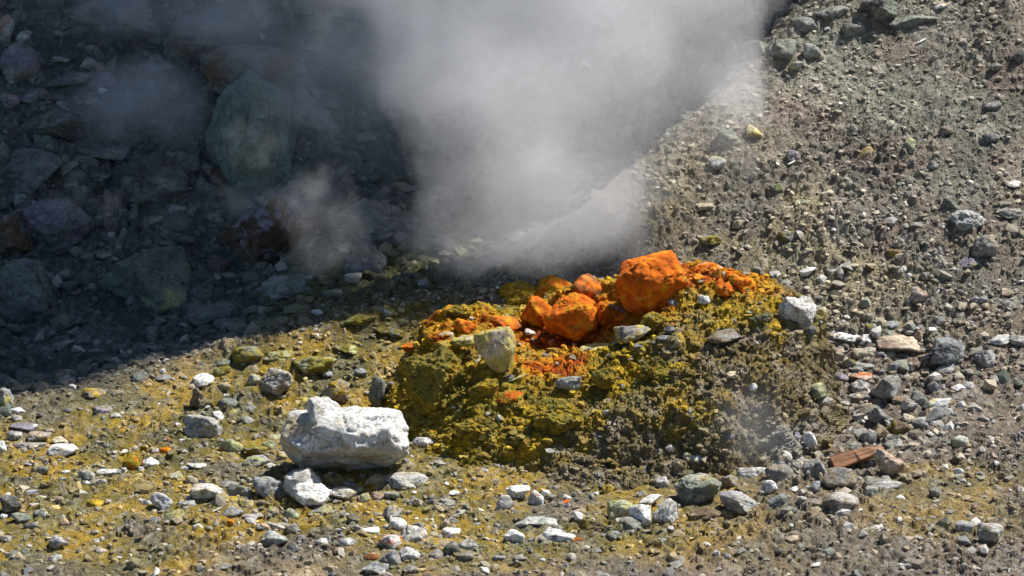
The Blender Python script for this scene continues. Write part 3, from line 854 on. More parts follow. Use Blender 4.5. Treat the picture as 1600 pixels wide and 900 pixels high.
# --- front right and the rubble right of the mound
R_ = [
 (969, 797, 42, 32, "pale yellow and grey rock left of the white cluster", 'P', 'V', .5, dict(rnd=.4, k=.7)),
 (1016, 783, 42, 30, "white slanted rock at the top of the white cluster", 'W', None, 0, dict(rot=24, rnd=.3, k=.9)),
 (1000, 805, 36, 36, "white rock in the middle of the white cluster", 'W', 'P', .3, dict(rnd=.3, k=1.1)),
 (990, 822, 48, 30, "grey-green rock under the white cluster", 'G', 'M', .4, dict(rnd=.4)),
 (1039, 803, 40, 42, "white hollow-faced rock at the right of the white cluster", 'W', 'G', .22, dict(rnd=.15, k=.75, rough=1.3)),
 (1091, 764, 80, 54, "grey-green boulder with a dark hollow below it", 'M', 'P', .4, dict(rnd=.4, k=.8, rot=8)),
 (1032, 755, 25, 20, "grey-white stone left of the grey-green boulder", 'P', 'W', .4, {}),
 (983, 748, 15, 12, "small white-capped stone at the mound's front foot", 'W', 'G', .4, {}),
 (1010, 739, 30, 22, "dark olive clod above the grey-white stone", 'L', 'D', .4, dict(rough=1.4)),
 (930, 824, 42, 28, "brown-olive clod left of the grey-green rock under the cluster", 'L', 'N', .5, dict(rough=1.4)),
 (961, 840, 26, 18, "dull green stone in front of the brown-olive clod", 'M', 'P', .3, {}),
 (1003, 773, 18, 12, "grey stone behind the white slanted rock", 'G', None, 0, {}),
 (950, 765, 20, 18, "ochre-yellow stone above the pale yellow and grey rock", 'O', 'Y', .4, {}),
 (1102, 806, 52, 26, "brown half-buried rock right of the hollow-faced rock", 'N', 'T', .5, dict(k=.35)),
 (1155, 786, 62, 42, "light grey boulder below the white-backed rock", 'P', 'B', .4, dict(rnd=.3, k=.7, lv=5)),
 (1084, 717, 34, 21, "pale green rock at the right of the mound's front foot", 'V', 'P', .5, dict(rnd=.6)),
 (1046, 701, 16, 14, "pinkish white stone above the pale green rock at the foot", 'K', 'W', .6, {}),
 (1140, 754, 30, 26, "grey-tan rock between the grey-green boulder and the white-backed rock", 'T', 'G', .5, {}),
 (1175, 739, 46, 24, "white-backed rock below the pale patch of the mound", 'W', 'G', .3, dict(rnd=.5)),
 (1218, 744, 46, 34, "grey and tan round rock right of the white-backed rock", 'G', 'T', .4, dict(rnd=.6)),
 (1224, 715, 28, 22, "white and pinkish rock above the grey and tan round rock", 'W', 'K', .35, {}),
 (1254, 721, 28, 16, "grey flat stone right of the white and pinkish rock", 'G', 'P', .4, {}),
 (1242, 684, 16, 18, "pale lilac stone touching the upright white stone", 'U', 'W', .4, dict(rnd=.6)),
 (1263, 687, 27, 28, "upright white stone above the wooden block", 'W', None, 0, dict(rnd=.4, k=.7)),
 (1202, 763, 28, 26, "white rough stone above the dark blue-grey rock", 'W', 'P', .4, dict(rnd=.2)),
 (1215, 788, 36, 32, "dark blue-grey rock right of the light grey boulder", 'S', 'B', .4, dict(rnd=.2)),
 (1275, 737, 44, 40, "rough grey rock left of the tan-faced grey rock", 'G', 'P', .3, dict(rnd=.2, k=.7)),
 (1311, 750, 54, 42, "tan-faced grey rock in front of the wooden block", 'G', 'T', .5, dict(rnd=.2, k=.7)),
 (1272, 763, 32, 24, "blue-grey angular rock under the rough grey rock", 'B', 'S', .3, dict(rnd=0)),
 (1312, 790, 62, 40, "broad tan-grey boulder at the front of the rubble", 'T', 'P', .5, dict(rnd=.3)),
 (1276, 790, 34, 22, "grey-tan rock left of the broad tan-grey boulder", 'G', 'T', .5, {}),
 (1389, 725, 50, 46, "pale tan rock with a yellow stain right of the wooden block", 'K', 'V', .3, dict(rnd=.3, k=.75, lv=5)),
 (1379, 757, 62, 24, "flat grey rock below the pale tan rock", 'G', 'P', .45, dict(rnd=.2)),
 (1360, 772, 28, 24, "green-grey stone under the flat grey rock", 'M', 'P', .3, {}),
 (1342, 657, 40, 20, "bright white elongated rock right of the upright white stone", 'W', None, 0, dict(rot=20, rnd=.2)),
 (1326, 671, 26, 18, "white chip rock under the bright elongated rock", 'W', 'B', .3, dict(rot=30)),
 (1314, 677, 18, 15, "pinkish pale stone left of the white chip rock", 'K', 'P', .5, {}),
 (1357, 684, 28, 27, "grey round rock right of the white chip rock", 'G', 'P', .3, dict(rnd=.6, k=.75)),
 (1379, 682, 28, 24, "brown rock right of the grey round rock", 'N', 'T', .4, {}),
 (1394, 695, 34, 20, "grey-green rock behind the pale tan rock with a yellow stain", 'M', 'P', .4, {}),
 (1372, 651, 34, 32, "dark grey block right of the bright elongated rock", 'S', 'G', .4, dict(rnd=.15, k=.75)),
 (1294, 712, 34, 18, "dull olive-grey rock left of the wooden block", 'G', 'L', .4, {}),
 (1246, 489, 62, 54, "big white boulder behind the mound's right shoulder", 'W', 'P', .35, dict(rnd=.5, k=.7, lv=5)),
 (1265, 518, 22, 19, "dark grey round stone at the big white boulder's foot", 'S', None, 0, dict(rnd=.7)),
 (1320, 524, 52, 15, "thin white slab right of the dark grey round stone", 'W', 'K', .25, dict(rnd=.1)),
 (1289, 526, 15, 10, "small white stone left of the thin white slab", 'W', None, 0, {}),
 (1353, 533, 24, 19, "white-grey stone below the thin white slab's right end", 'P', 'W', .4, {}),
 (1363, 513, 28, 15, "olive-grey stone above the white-grey stone", 'G', 'L', .4, dict(rnd=.6)),
 (1392, 508, 30, 12, "striped blue-grey stone above the olive-grey pyramid", 'B', 'G', .4, {}),
 (1388, 521, 36, 17, "olive-grey pyramid above the large pink-tan slab", 'M', 'T', .4, dict(rnd=0)),
 (1404, 540, 72, 28, "large flat pink-tan slab in the upper rubble", 'K', 'C', .45, dict(rnd=.3, k=.6)),
 (1350, 552, 38, 21, "cream rock below the white-grey stone", 'C', 'T', .3, dict(rnd=.4)),
 (1379, 556, 26, 15, "greenish grey stone right of the cream rock in the upper rubble", 'M', 'P', .4, {}),
 (1435, 525, 15, 20, "peach upright stone on the right end of the pink-tan slab", 'K', 'R', .2, {}),
 (1350, 574, 33, 15, "pale green-grey stone under the cream rock in the upper rubble", 'Q', 'M', .5, {}),
 (1327, 568, 24, 20, "olive stone left of the pale green-grey stone", 'L', 'G', .5, {}),
 (1396, 577, 20, 24, "blue-grey upright stone above the dark-sided grey rock", 'B', 'P', .3, {}),
 (1420, 570, 38, 22, "brown-grey rock below the pink-tan slab", 'N', 'G', .5, {}),
 (1299, 600, 30, 34, "white elongated rock leaning right of the yellow-green rock", 'W', 'P', .3, dict(rot=-48, rnd=.3, k=.8)),
 (1276, 611, 34, 26, "yellow-green rock at the mound's right edge", 'V', 'M', .4, dict(rnd=.5)),
 (1313, 590, 26, 17, "lilac-grey stone above the white elongated leaning rock", 'U', 'T', .3, {}),
 (1350, 590, 46, 18, "rust-stained flat rock under the pale green-grey stone", 'K', 'R', .35, {}),
 (1342, 605, 34, 21, "grey rock with a dark side under the rust-stained flat rock", 'P', 'D', .4, dict(rnd=.1)),
 (1384, 607, 50, 42, "dark-sided grey rock in the middle of the rubble", 'G', 'P', .3, dict(rnd=.25, k=.75)),
 (1343, 621, 38, 15, "low dark and tan rock below the grey rock with a dark side", 'S', 'T', .4, {}),
 (1286, 626, 32, 17, "tan-grey stone below the yellow-green rock", 'T', 'P', .4, {}),
 (1402, 626, 20, 14, "rusty tan stone below the dark-sided grey rock", 'T', 'X', .4, {}),
 (1350, 641, 30, 22, "grey-tan rock above the bright elongated rock", 'G', 'T', .5, {}),
 (1464, 631, 48, 24, "white rock with a yellow right end in the right rubble", 'W', 'Y', .35, dict(rnd=.2, k=.7)),
 (1468, 651, 56, 26, "dark rock under the white rock with a yellow end", 'S', 'D', .4, {}),
 (1437, 626, 30, 22, "green-grey rock left of the white rock with a yellow end", 'M', 'G', .4, {}),
 (1480, 553, 58, 48, "dark blue-grey boulder at the upper right of the rubble", 'S', 'B', .4, dict(rnd=.2, k=.75, lv=5)),
 (1479, 577, 44, 36, "blue-grey rock leaning on the dark blue-grey boulder", 'B', 'P', .4, dict(rot=28, k=.8)),
 (1539, 561, 34, 32, "pale grey rock right of the dark blue-grey boulder", 'P', 'B', .3, dict(rnd=.2)),
 (1561, 531, 44, 22, "white-tan elongated rock near the right edge", 'Q', 'C', .4, dict(rot=8, rnd=.3)),
 (1537, 527, 18, 17, "white stone at the left end of the white-tan elongated rock", 'W', None, 0, {}),
 (1590, 533, 30, 17, "grey rock cut by the right edge beside the white-tan rock", 'G', None, 0, {}),
 (1541, 486, 19, 8, "thin white chip above the white-tan elongated rock", 'W', None, 0, {}),
 (1438, 461, 34, 27, "tan-pink block above the pink-tan slab", 'K', 'P', .4, dict(rnd=.1, k=.75)),
 (1462, 458, 14, 15, "white stone touching the tan-pink block's right side", 'W', 'P', .4, {}),
 (1577, 476, 24, 15, "grey stone above the white-tan elongated rock by the right edge", 'G', 'P', .4, {}),
 (1497, 588, 20, 17, "tan stone right of the leaning blue-grey rock", 'C', 'V', .3, {}),
 (1552, 593, 20, 13, "grey stone under the pale grey rock", 'G', None, 0, {}),
 (1502, 634, 17, 17, "pinkish white stone right of the white rock with a yellow end", 'K', 'W', .6, {}),
 (1437, 664, 28, 21, "blue-grey dark stone left of the long pale tan rock", 'S', 'B', .5, dict(rnd=.5)),
 (1456, 681, 54, 25, "long pale tan rock in the lower rubble", 'C', 'M', .4, dict(rot=20, rnd=.3)),
 (1420, 654, 22, 15, "cream stone left of the blue-grey dark stone", 'C', None, 0, {}),
 (1405, 671, 42, 28, "brown-olive rock right of the brown rock", 'N', 'L', .5, dict(rough=1.2)),
 (1500, 693, 30, 24, "pale yellow-grey rock right of the long pale tan rock", 'Q', 'V', .4, {}),
 (1498, 737, 18, 14, "small bright white stone alone on the lower right slope", 'W', None, 0, dict(rnd=.4)),
 (1461, 771, 20, 18, "grey stone alone left of the blue-grey stone", 'G', None, 0, {}),
 (1369, 827, 44, 21, "flat oval cream rock at the lower right", 'C', 'W', .4, dict(rnd=.5, rough=.5)),
 (1506, 826, 29, 21, "blue-grey pale rock left of the round tan-grey rock", 'B', 'P', .5, {}),
 (1547, 836, 42, 36, "round tan-grey rock at the lower right", 'T', 'P', .5, dict(rnd=.55, k=.7)),
 (1595, 768, 16, 19, "pale stone cut by the lower right edge", 'K', 'P', .4, {}),
 (1582, 800, 10, 9, "tiny white stone near the lower right edge", 'W', None, 0, {}),
 (1430, 843, 26, 12, "low grey stone right of the flat oval cream rock", 'G', 'P', .4, {}),
 (1512, 348, 60, 42, "pale rough boulder on the right slope", 'Q', 'M', .35, dict(rnd=.4, k=.65, rough=1.3, lv=5)),
 (1540, 391, 44, 48, "grey boulder with an ochre base below the pale rough boulder", 'G', 'T', .4, dict(rnd=.3, k=.6, rough=1.2)),
 (1487, 322, 36, 30, "dark green rock above the pale rough boulder", 'M', 'D', .4, dict(rough=1.3)),
 (1361, 422, 18, 12, "small white stone on the slope, the one farthest from the right edge", 'W', None, 0, {}),
 (1408, 425, 22, 20, "white angular stone of the touching white pair on the slope", 'W', None, 0, dict(rnd=0)),
 (1423, 434, 17, 15, "white rounder stone of the touching white pair on the slope", 'W', None, 0, dict(rnd=.5)),
 (1440, 433, 30, 14, "cream flat rock behind the tan-pink block", 'C', None, 0, {}),
 (1583, 288, 32, 13, "pinkish white rock near the right edge on the slope", 'K', 'W', .5, {}),
 (1515, 287, 14, 10, "small white and brown stone on the upper right slope", 'W', 'N', .3, {}),
 (1577, 331, 48, 18, "grey slab with a dark hollow below at the right edge", 'G', 'P', .4, dict(k=.9)),
 (1514, 413, 38, 22, "grey-tan slab left of the grey boulder with an ochre base", 'U', 'T', .4, {}),
 (1396, 397, 26, 18, "dark ochre stone above the touching white pair", 'N', 'O', .3, {}),
 (1465, 399, 20, 24, "dark wedge stone left of the grey-tan slab", 'S', 'D', .4, dict(rnd=0)),
 (1492, 421, 24, 11, "low white stone under the grey-tan slab", 'W', 'P', .4, {}),
 (1178, 205, 28, 19, "cream-yellow rock high on the slope beside the steam", 'Y', 'C', .5, dict(rnd=.4, k=.75)),
 (1420, 229, 24, 26, "pale green pointed stone on the upper slope", 'V', 'M', .4, dict(rnd=0)),
 (1235, 254, 17, 9, "white chip on the slope below the cream-yellow rock", 'W', None, 0, dict(rot=24)),
 (1238, 242, 21, 18, "greyish stone right above the white chip", 'U', 'P', .4, {}),
 (1212, 295, 25, 18, "olive-dark stone on the slope below the white chip", 'M', 'L', .4, {}),
 (1352, 240, 27, 22, "tan stone left of the pale green pointed stone", 'T', 'O', .3, {}),
 (1225, 326, 17, 12, "whitish stone below the olive-dark stone", 'W', 'P', .3, {}),
 (1300, 270, 13, 10, "small yellowish stone in the middle of the upper slope", 'V', 'C', .4, {}),
 (1324, 256, 13, 11, "small pinkish white stone left of the tan stone on the slope", 'K', 'W', .5, {}),
 (1100, 322, 30, 12, "flat pale rock at the steam's lower right edge", 'C', 'T', .4, {}),
 (1255, 318, 30, 16, "low greenish pale rock right of the whitish stone", 'V', 'M', .5, {}),
 (1374, 16, 62, 48, "dark boulder at the top of the slope", 'D', 'M', .35, dict(k=.7, lv=5)),
 (1425, 30, 88, 38, "grey-green slab at the top of the slope", 'G', 'M', .5, dict(rnd=.2, rot=12)),
 (1472, 7, 36, 13, "pinkish white flat rock at the top edge", 'K', 'W', .5, {}),
 (1437, 64, 22, 12, "white chip below the grey-green slab at the top", 'W', None, 0, dict(rot=24)),
 (1555, 105, 24, 16, "grey rough stone near the top right", 'G', 'P', .4, {}),
 (1591, 90, 24, 28, "dark stone at the top right edge", 'D', 'S', .4, {}),
 (1268, 80, 26, 26, "pale greenish stone on the slope's rim beside the steam", 'Q', 'M', .4, {}),
 (1245, 102, 26, 16, "white-green stone below the pale greenish rim stone", 'Q', 'V', .4, {}),
 (1222, 78, 46, 34, "green-grey boulder just behind the slope's rim", 'M', 'G', .4, {}),
 (1180, 78, 40, 32, "dim grey-green rock behind the rim at the steam's edge", 'M', 'S', .4, {}),
 (1300, 22, 56, 28, "dim grey-green flat rock behind the rim near the top", 'M', 'G', .5, {}),
 (1255, 40, 44, 28, "dim rock between the two rim boulders near the top", 'G', 'S', .5, {}),
 (1335, 45, 40, 24, "grey rock left of the grey-green slab on the rim", 'G', 'M', .4, {}),
 (1478, 205, 24, 16, "brown-grey stone on the upper slope below the top right", 'G', 'N', .4, {}),
 (1548, 215, 28, 18, "dark grey stone on the upper slope near the right edge", 'S', 'G', .4, {}),
 (1550, 165, 30, 16, "mid-grey stone on the upper slope under the grey rough stone", 'G', 'U', .4, {}),
 (1460, 258, 22, 14, "grey stone right of the pale green pointed stone", 'G', 'P', .4, {}),
 (1120, 255, 30, 20, "pale crumbly rock at the slope's edge inside thin steam", 'Q', 'V', .4, dict(rough=1.4)),
 (1140, 215, 40, 28, "olive-grey ragged rock on the slope's rim left of the cream-yellow rock", 'M', 'T', .4, dict(rough=1.5)),
 (1155, 350, 24, 14, "tan stone on the slope above the mound's right shoulder", 'T', 'C', .4, {}),
 (1230, 372, 30, 22, "dark clod on the slope above the big white boulder", 'D', 'L', .4, dict(rough=1.4)),
 (1110, 375, 36, 18, "olive clod on the slope right above the biggest orange boulder", 'L', 'T', .4, dict(rough=1.4)),
 (1300, 425, 22, 12, "pale grey stone on the slope left of the touching white pair", 'P', None, 0, {}),
 (1290, 395, 20, 12, "greyish tan stone on the slope above the pale grey stone", 'T', 'P', .4, {}),
]
for cx, cy, w, h, lab, c, c2, a2, kw in R_:
    place(cx, cy, w, h, lab, c, c2, a2, **kw)

# --- rocks of the shaded hollow
V_ = [
 (395, 222, 190, 220, "huge green-grey boulder in the shaded hollow", 'E', 'M', .3, dict(rnd=.0, k=.35, rot=-12, lv=6, rough=.8, up=.2, b=.7, seed=907, planes=[(-.9, -.4, .2, .75), (-.3, -.8, .5, .7), (.5, -.7, .5, .72),
  (.25, -.1, 1, .80), (-.6, -.2, .8, .88), (.9, -.2, .3, .85), (0, -1, -.2, .75), (0, 1, 0, .8), (0, 0, -1, .9), (.3, -.9, -.1, .7), (-.7, -.6, -.4, .75)])),
 (398, 112, 170, 100, "dim brown-grey boulder behind the huge green-grey boulder", 'G', 'N', .4, dict(rnd=.35, lv=5)),
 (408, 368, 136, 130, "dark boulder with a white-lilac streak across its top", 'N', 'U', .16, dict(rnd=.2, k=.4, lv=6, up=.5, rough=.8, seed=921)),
 (318, 62, 130, 74, "dim flat-sided boulder at the top of the hollow", 'G', 'S', .5, dict(rnd=.2, lv=5)),
 (180, 30, 150, 84, "broad dark boulder at the top left above the long blue-grey rock", 'S', 'G', .4, dict(rnd=.0, k=.3)),
 (40, 268, 120, 70, "dark half-buried boulder at the left edge below the green round rock", 'D', 'S', .5, dict(rnd=.0, k=.3)),
 (225, 440, 150, 90, "wide mossy boulder on the hollow's rib, half buried", 'M', 'V', .2, dict(rnd=.1, k=.3)),
 (235, 280, 120, 80, "dark angular boulder under the bluish puff of vapour", 'D', 'M', .4, dict(rnd=.0, k=.35)),
 (15, 375, 80, 90, "brown-grey boulder at the left edge above the big dark slab", 'N', 'S', .5, dict(rnd=.0, k=.35)),
 (520, 318, 110, 84, "dim slanted boulder right of the white-streaked boulder", 'S', 'G', .4, dict(rnd=.0, k=.35, rot=15)),
 (345, 495, 110, 50, "low wide dark boulder on the hollow's floor below the white-streaked boulder", 'S', 'M', .4, dict(rnd=.1, k=.3)),
 (480, 180, 110, 90, "dim boulder veiled by vapour right of the huge green-grey boulder", 'G', 'M', .4, dict(rnd=.0, k=.35)),
 (571, 418, 66, 80, "bluish round-topped boulder below the steam's left side", 'B', 'S', .5, dict(rnd=.5)),
 (600, 358, 140, 90, "dim wide boulder veiled by the steam's left side", 'G', 'S', .5, dict(rnd=.45, lv=5)),
 (455, 452, 96, 50, "pale rough boulder under the white-streaked boulder", 'P', 'M', .5, dict(rough=1.3)),
 (415, 461, 48, 28, "blue-grey rock left of the pale rough boulder in the hollow", 'B', 'S', .4, {}),
 (500, 398, 64, 34, "green-grey boulder between the white-streaked and the bluish boulders", 'M', 'T', .4, {}),
 (93, 350, 108, 82, "purple-grey boulder at the hollow's left", 'U', 'S', .5, dict(rnd=.55, k=.5)),
 (101, 122, 90, 38, "long blue-grey rock lying across the upper left scree", 'B', 'S', .5, dict(rot=10, rnd=.2)),
 (38, 58, 28, 19, "pale round stone in the upper left scree", 'Q', 'B', .3, dict(rnd=.8)),
 (6, 52, 34, 58, "pale tan rock at the upper left edge", 'K', 'P', .5, {}),
 (32, 102, 62, 62, "lilac-grey boulder below the pale tan rock at the left edge", 'U', 'G', .5, dict(rnd=.3)),
 (82, 195, 110, 60, "dark arched boulder over the green round rock", 'D', 'M', .35, dict(rnd=.35)),
 (75, 230, 36, 34, "green round rock under the dark arched boulder", 'M', None, 0, dict(rnd=.6, k=.9)),
 (165, 238, 80, 30, "dark low boulder right of the green round rock", 'S', 'M', .4, {}),
 (38, 462, 90, 120, "big dark slab with a pale green upper edge at the left edge", 'S', 'M', .35, dict(rnd=.15, k=.5, up=.5, lv=5)),
 (36, 311, 28, 22, "bluish stone on the purple-grey boulder's left", 'B', None, 0, {}),
 (128, 311, 18, 17, "tan-orange stone above the purple-grey boulder", 'K', 'O', .3, {}),
 (168, 309, 16, 14, "pinkish stone right of the tan-orange stone", 'K', None, 0, {}),
 (198, 309, 18, 16, "dull tan stone right of the pinkish stone in the hollow", 'T', None, 0, {}),
 (200, 293, 26, 14, "mint stone behind the dull tan stone", 'Q', 'M', .5, {}),
 (158, 277, 34, 18, "blue-grey flat rock above the mint stone", 'B', 'S', .5, {}),
 (96, 260, 28, 18, "slate blue stone under the green round rock", 'B', 'S', .4, {}),
 (275, 326, 34, 16, "pale green rock at the top of the hollow's middle rib", 'Q', 'M', .4, {}),
 (235, 345, 46, 20, "mossy pale rock left of the pale green rock on the rib", 'M', 'V', .3, {}),
 (145, 75, 34, 22, "dark rock in the upper left scree beyond the long blue-grey rock", 'D', 'G', .4, {}),
 (92, 92, 34, 12, "pale green flat stone behind the long blue-grey rock", 'Q', 'M', .5, {}),
 (45, 150, 34, 22, "greyish rock below the lilac-grey boulder", 'U', 'S', .4, {}),
 (15, 160, 32, 26, "pinkish grey rock at the left edge below the lilac-grey boulder", 'K', 'U', .5, {}),
 (64, 147, 22, 18, "grey-brown stone under the long blue-grey rock", 'G', 'N', .4, {}),
 (160, 125, 50, 28, "pale lilac rock in thin vapour right of the long blue-grey rock", 'U', 'B', .5, {}),
 (245, 110, 60, 30, "dim grey rock in thin vapour at the top left of the hollow", 'G', 'B', .4, {}),
 (280, 255, 70, 44, "dim green-grey boulder left of the huge green-grey boulder", 'S', 'M', .5, {}),
 (640, 440, 44, 28, "dark rock in the hollow close to the steam's base", 'D', 'S', .4, {}),
 (690, 385, 50, 36, "dark rock half veiled at the left of the steam's base", 'S', 'D', .4, {}),
 (520, 460, 40, 22, "dull grey rock below the bluish round-topped boulder", 'G', 'M', .4, {}),
 (340, 420, 44, 30, "dark brown rock under the white-streaked boulder's left side", 'N', 'D', .4, {}),
 (305, 480, 40, 18, "blue-grey flat rock on the hollow's floor", 'B', 'S', .5, {}),
 (255, 500, 34, 16, "grey stone on the hollow's floor left of the flat blue-grey rock", 'G', 'M', .4, {}),
 (190, 455, 44, 22, "dull green rock on the hollow's rib", 'M', 'S', .4, {}),
 (160, 400, 36, 18, "grey slab stone on the hollow's rib above the dull green rock", 'G', 'M', .4, {}),
 (230, 395, 30, 14, "small pale slab on the hollow's rib", 'P', 'M', .5, {}),
 (120, 500, 48, 28, "dark rock on the hollow's floor near the big dark slab", 'D', 'M', .4, {}),
 (150, 550, 34, 18, "bluish stone on the hollow's floor above the yellow-topped pale rock", 'B', 'S', .5, {}),
 (250, 545, 40, 16, "pale blue-grey flat rock low in the hollow", 'P', 'B', .5, {}),
 (60, 600, 70, 40, "green-grey low boulder just behind the left bank", 'M', 'S', .4, dict(k=.4)),
 (215, 590, 30, 18, "dark green stone just behind the bank above the flat ochre slab", 'S', 'M', .4, {}),
 (255, 590, 26, 10, "flat bluish stone behind the bank left of the white oval rock", 'B', None, 0, {}),
 (560, 500, 50, 22, "olive flat rock in the half shade left of the mound's top", 'L', 'V', .3, dict(k=.4)),
 (610, 520, 44, 22, "olive-grey rock in the half shade beside the mound's left tip", 'L', 'M', .4, dict(k=.4)),
 (600, 487, 40, 18, "mossy grey rock in the half shade behind the mound's left end", 'M', 'L', .5, dict(k=.4)),
 (650, 480, 36, 18, "olive clod in the half shade behind the left tip", 'L', 'O', .2, dict(k=.4)),
 (445, 505, 36, 18, "green-grey stone in the hollow above the mossy flat rock", 'M', 'L', .4, {}),
 (545, 545, 40, 16, "yellow-olive flat rock above the grey stone in half shade", 'L', 'V', .4, {}),
]
for cx, cy, w, h, lab, c, c2, a2, kw in V_:
    place(cx, cy, w, h, lab, c, c2, a2, **kw)


# ------------------------------------------------------------------ the wooden block
def wooden_block():
    m, nt, b = new_mat("old_wood")
    L = nt.links.new
    tc = N(nt, "ShaderNodeTexCoord")
    mp = N(nt, "ShaderNodeMapping"); mp.inputs["Scale"].default_value = (6, 60, 90)
    L(tc.outputs["Object"], mp.inputs["Vector"])
    n1 = N(nt, "ShaderNodeTexNoise"); n1.inputs["Scale"].default_value = 1.0; n1.inputs["Detail"].default_value = 5
    L(mp.outputs[0], n1.inputs["Vector"])
    cr = N(nt, "ShaderNodeValToRGB")
    cr.color_ramp.elements[0].position = .3; cr.color_ramp.elements[0].color = (.20, .095, .05, 1)
    cr.color_ramp.elements[1].position = .7; cr.color_ramp.elements[1].color = (.52, .27, .14, 1)
    L(n1.outputs["Fac"], cr.inputs[0]); L(cr.outputs[0], b.inputs["Base Color"])
    bp = N(nt, "ShaderNodeBump"); bp.inputs["Strength"].default_value = .5; bp.inputs["Distance"].default_value = .004
    L(n1.outputs["Fac"], bp.inputs["Height"]); L(bp.outputs[0], b.inputs["Normal"])
    b.inputs["Roughness"].default_value = .8
    bm = bmesh.new()
    # split billet: thick near end, thin splintered far end
    prof = [(-.098, .034, .062), (-.06, .033, .060), (-.01, .031, .050), (.002, .0305, .0485), (.04, .029, .040), (.075, .026, .028), (.098, .020, .014)]
    rings = []
    for i, (x, hw, th) in enumerate(prof):
        j = .0015 * ((i * 37) % 5 - 2)
        rings.append([bm.verts.new(p) for p in ((x, -hw + j, -th / 2), (x + .004, hw, -th / 2), (x + .002, hw + j, th / 2), (x - .003, -hw, th / 2 + j))])
    for a, c in zip(rings, rings[1:]):
        for k in range(4):
            bm.faces.new((a[k], a[(k + 1) % 4], c[(k + 1) % 4], c[k]))
    bm.faces.new(rings[0][::-1]); bm.faces.new(rings[-1])
    bmesh.ops.recalc_face_normals(bm, faces=bm.faces)
    bmesh.ops.bevel(bm, geom=[e for e in bm.edges if e.calc_face_angle(0) > .6], offset=.0022, segments=2, affect='EDGES')
    me = bpy.data.meshes.new("wooden_block"); bm.to_mesh(me); bm.free()
    me.materials.append(m)
    o = link("wooden_block", me, category="wood block", label="reddish brown split wooden block lying on the rubble beside the pale tan rock")
    ctr, _ = hit(1340, 714, .035)
    o.location = ctr
    o.scale = (1.0, .9, .9)
    o.rotation_euler = (math.radians(-38), math.radians(-13), math.radians(14))
wooden_block()

# ------------------------------------------------------------------ gravel: thousands of loose bits nobody could count
def scatter(name, label, n, box, seed, r_lo, r_hi, pw, weight, colf, zf=None, lvl=None, sink=.42, parent=None, prefilter=None):
    rng = np.random.default_rng(seed)
    x = rng.uniform(box[0], box[1], n * 3); y = rng.uniform(box[2], box[3], n * 3)
    w = weight(x, y)
    keep = rng.uniform(size=x.shape) < w
    x, y = x[keep][:n], y[keep][:n]
    n = len(x)
    z = ground_z(x, y) if zf is None else zf(x, y)
    r = r_lo + (r_hi - r_lo) * rng.uniform(size=n) ** pw
    build_bits(name, label, x, y, z, r, colf(x, y, rng), rng, sink, parent)

OCT = (np.array([(1, 0, 0), (-1, 0, 0), (0, 1, 0), (0, -1, 0), (0, 0, 1), (0, 0, -1.)]),
       np.array([(0, 2, 4), (2, 1, 4), (1, 3, 4), (3, 0, 4), (2, 0, 5), (1, 2, 5), (3, 1, 5), (0, 3, 5)]))
def build_bits(name, label, x, y, z, r, colr, rng, sink, parent=None, mat=None):
    V1, F1, C1 = bits(*(t[r < .0095] for t in (x, y, z, r, colr)), rng, sink, False)
    V2, F2, C2 = bits(*(t[r >= .0095] for t in (x, y, z, r, colr)), rng, sink, True)
    me = mesh_np(name, np.concatenate([V1, V2]), np.concatenate([F1, F2 + len(V1)]), np.concatenate([C1, C2]), False, mat or MAT_GRIT)
    link(name, me, parent, kind="stuff", label=label) if label else link(name, me, parent, kind="stuff")

def bits(x, y, z, r, colr, rng, sink, big):
    D, F = ICO[1] if big else OCT
    n, nv = len(x), len(D)
    V = D[None] * rng.uniform(.50, 1.3, (n, nv, 1))
    V = V * rng.uniform(.65, 1.25, (n, 1, 3))
    q = rng.normal(size=(n, 4)); q /= np.linalg.norm(q, axis=1, keepdims=True)
    a, b, c, d = q.T
    R = np.stack([1 - 2 * (c * c + d * d), 2 * (b * c - d * a), 2 * (b * d + c * a), 2 * (b * c + d * a), 1 - 2 * (b * b + d * d), 2 * (c * d - b * a),
                  2 * (b * d - c * a), 2 * (c * d + b * a), 1 - 2 * (b * b + c * c)], -1).reshape(n, 3, 3)
    V = np.einsum('nij,nvj->nvi', R, V)
    V[..., 2] *= rng.uniform(.5, .9, (n, 1))
    V = V * r[:, None, None]
    V[..., 0] += x[:, None]; V[..., 1] += y[:, None]; V[..., 2] += (z + r * (.55 - sink))[:, None]
    FF = (F[None] + (np.arange(n) * nv)[:, None, None]).reshape(-1, 3)
    cc = np.repeat(colr[:, None, :], nv, 1).reshape(-1, 3)
    return V.reshape(-1, 3), FF, cc

def stone_tones(x, y, rng, pale=.25, own=.55):
    g = ground_col(x, y)
    t = rng.lognormal(0, .28, len(x))[:, None]
    kinds = np.array([PAL[k] for k in 'GPTSMWBNKC'])
    pr = np.array([.26, .16, .18, .10, .08, .06, .05, .06, .02, .03]); pr = pr / pr.sum()
    pick = kinds[rng.choice(len(kinds), len(x), p=pr)]
    mixw = (rng.uniform(size=len(x)) < (1 - own))[:, None] * rng.uniform(.5, 1, (len(x), 1))
    g = g * .55 + g.mean(1, keepdims=True) * np.array([1.12, 1.0, .80]) * .45
    return np.clip(g * 1.15 * t * (1 - mixw) + pick * mixw * .9, .01, .75)

def in_view(x, y):
    z = macro(x, y)
    dx, dy, dz = x - CAM[0], y - CAM[1], z - CAM[2]
    dep = dy * CP - dz * SP
    u = dx / dep * LENS / 36; v = (dy * SP + dz * CP) / dep * LENS / 36
    return (np.abs(u) < .53) & (np.abs(v) < .31)

def off_mound(x, y):
    return mound_z(x, y) < macro(x, y) + .01

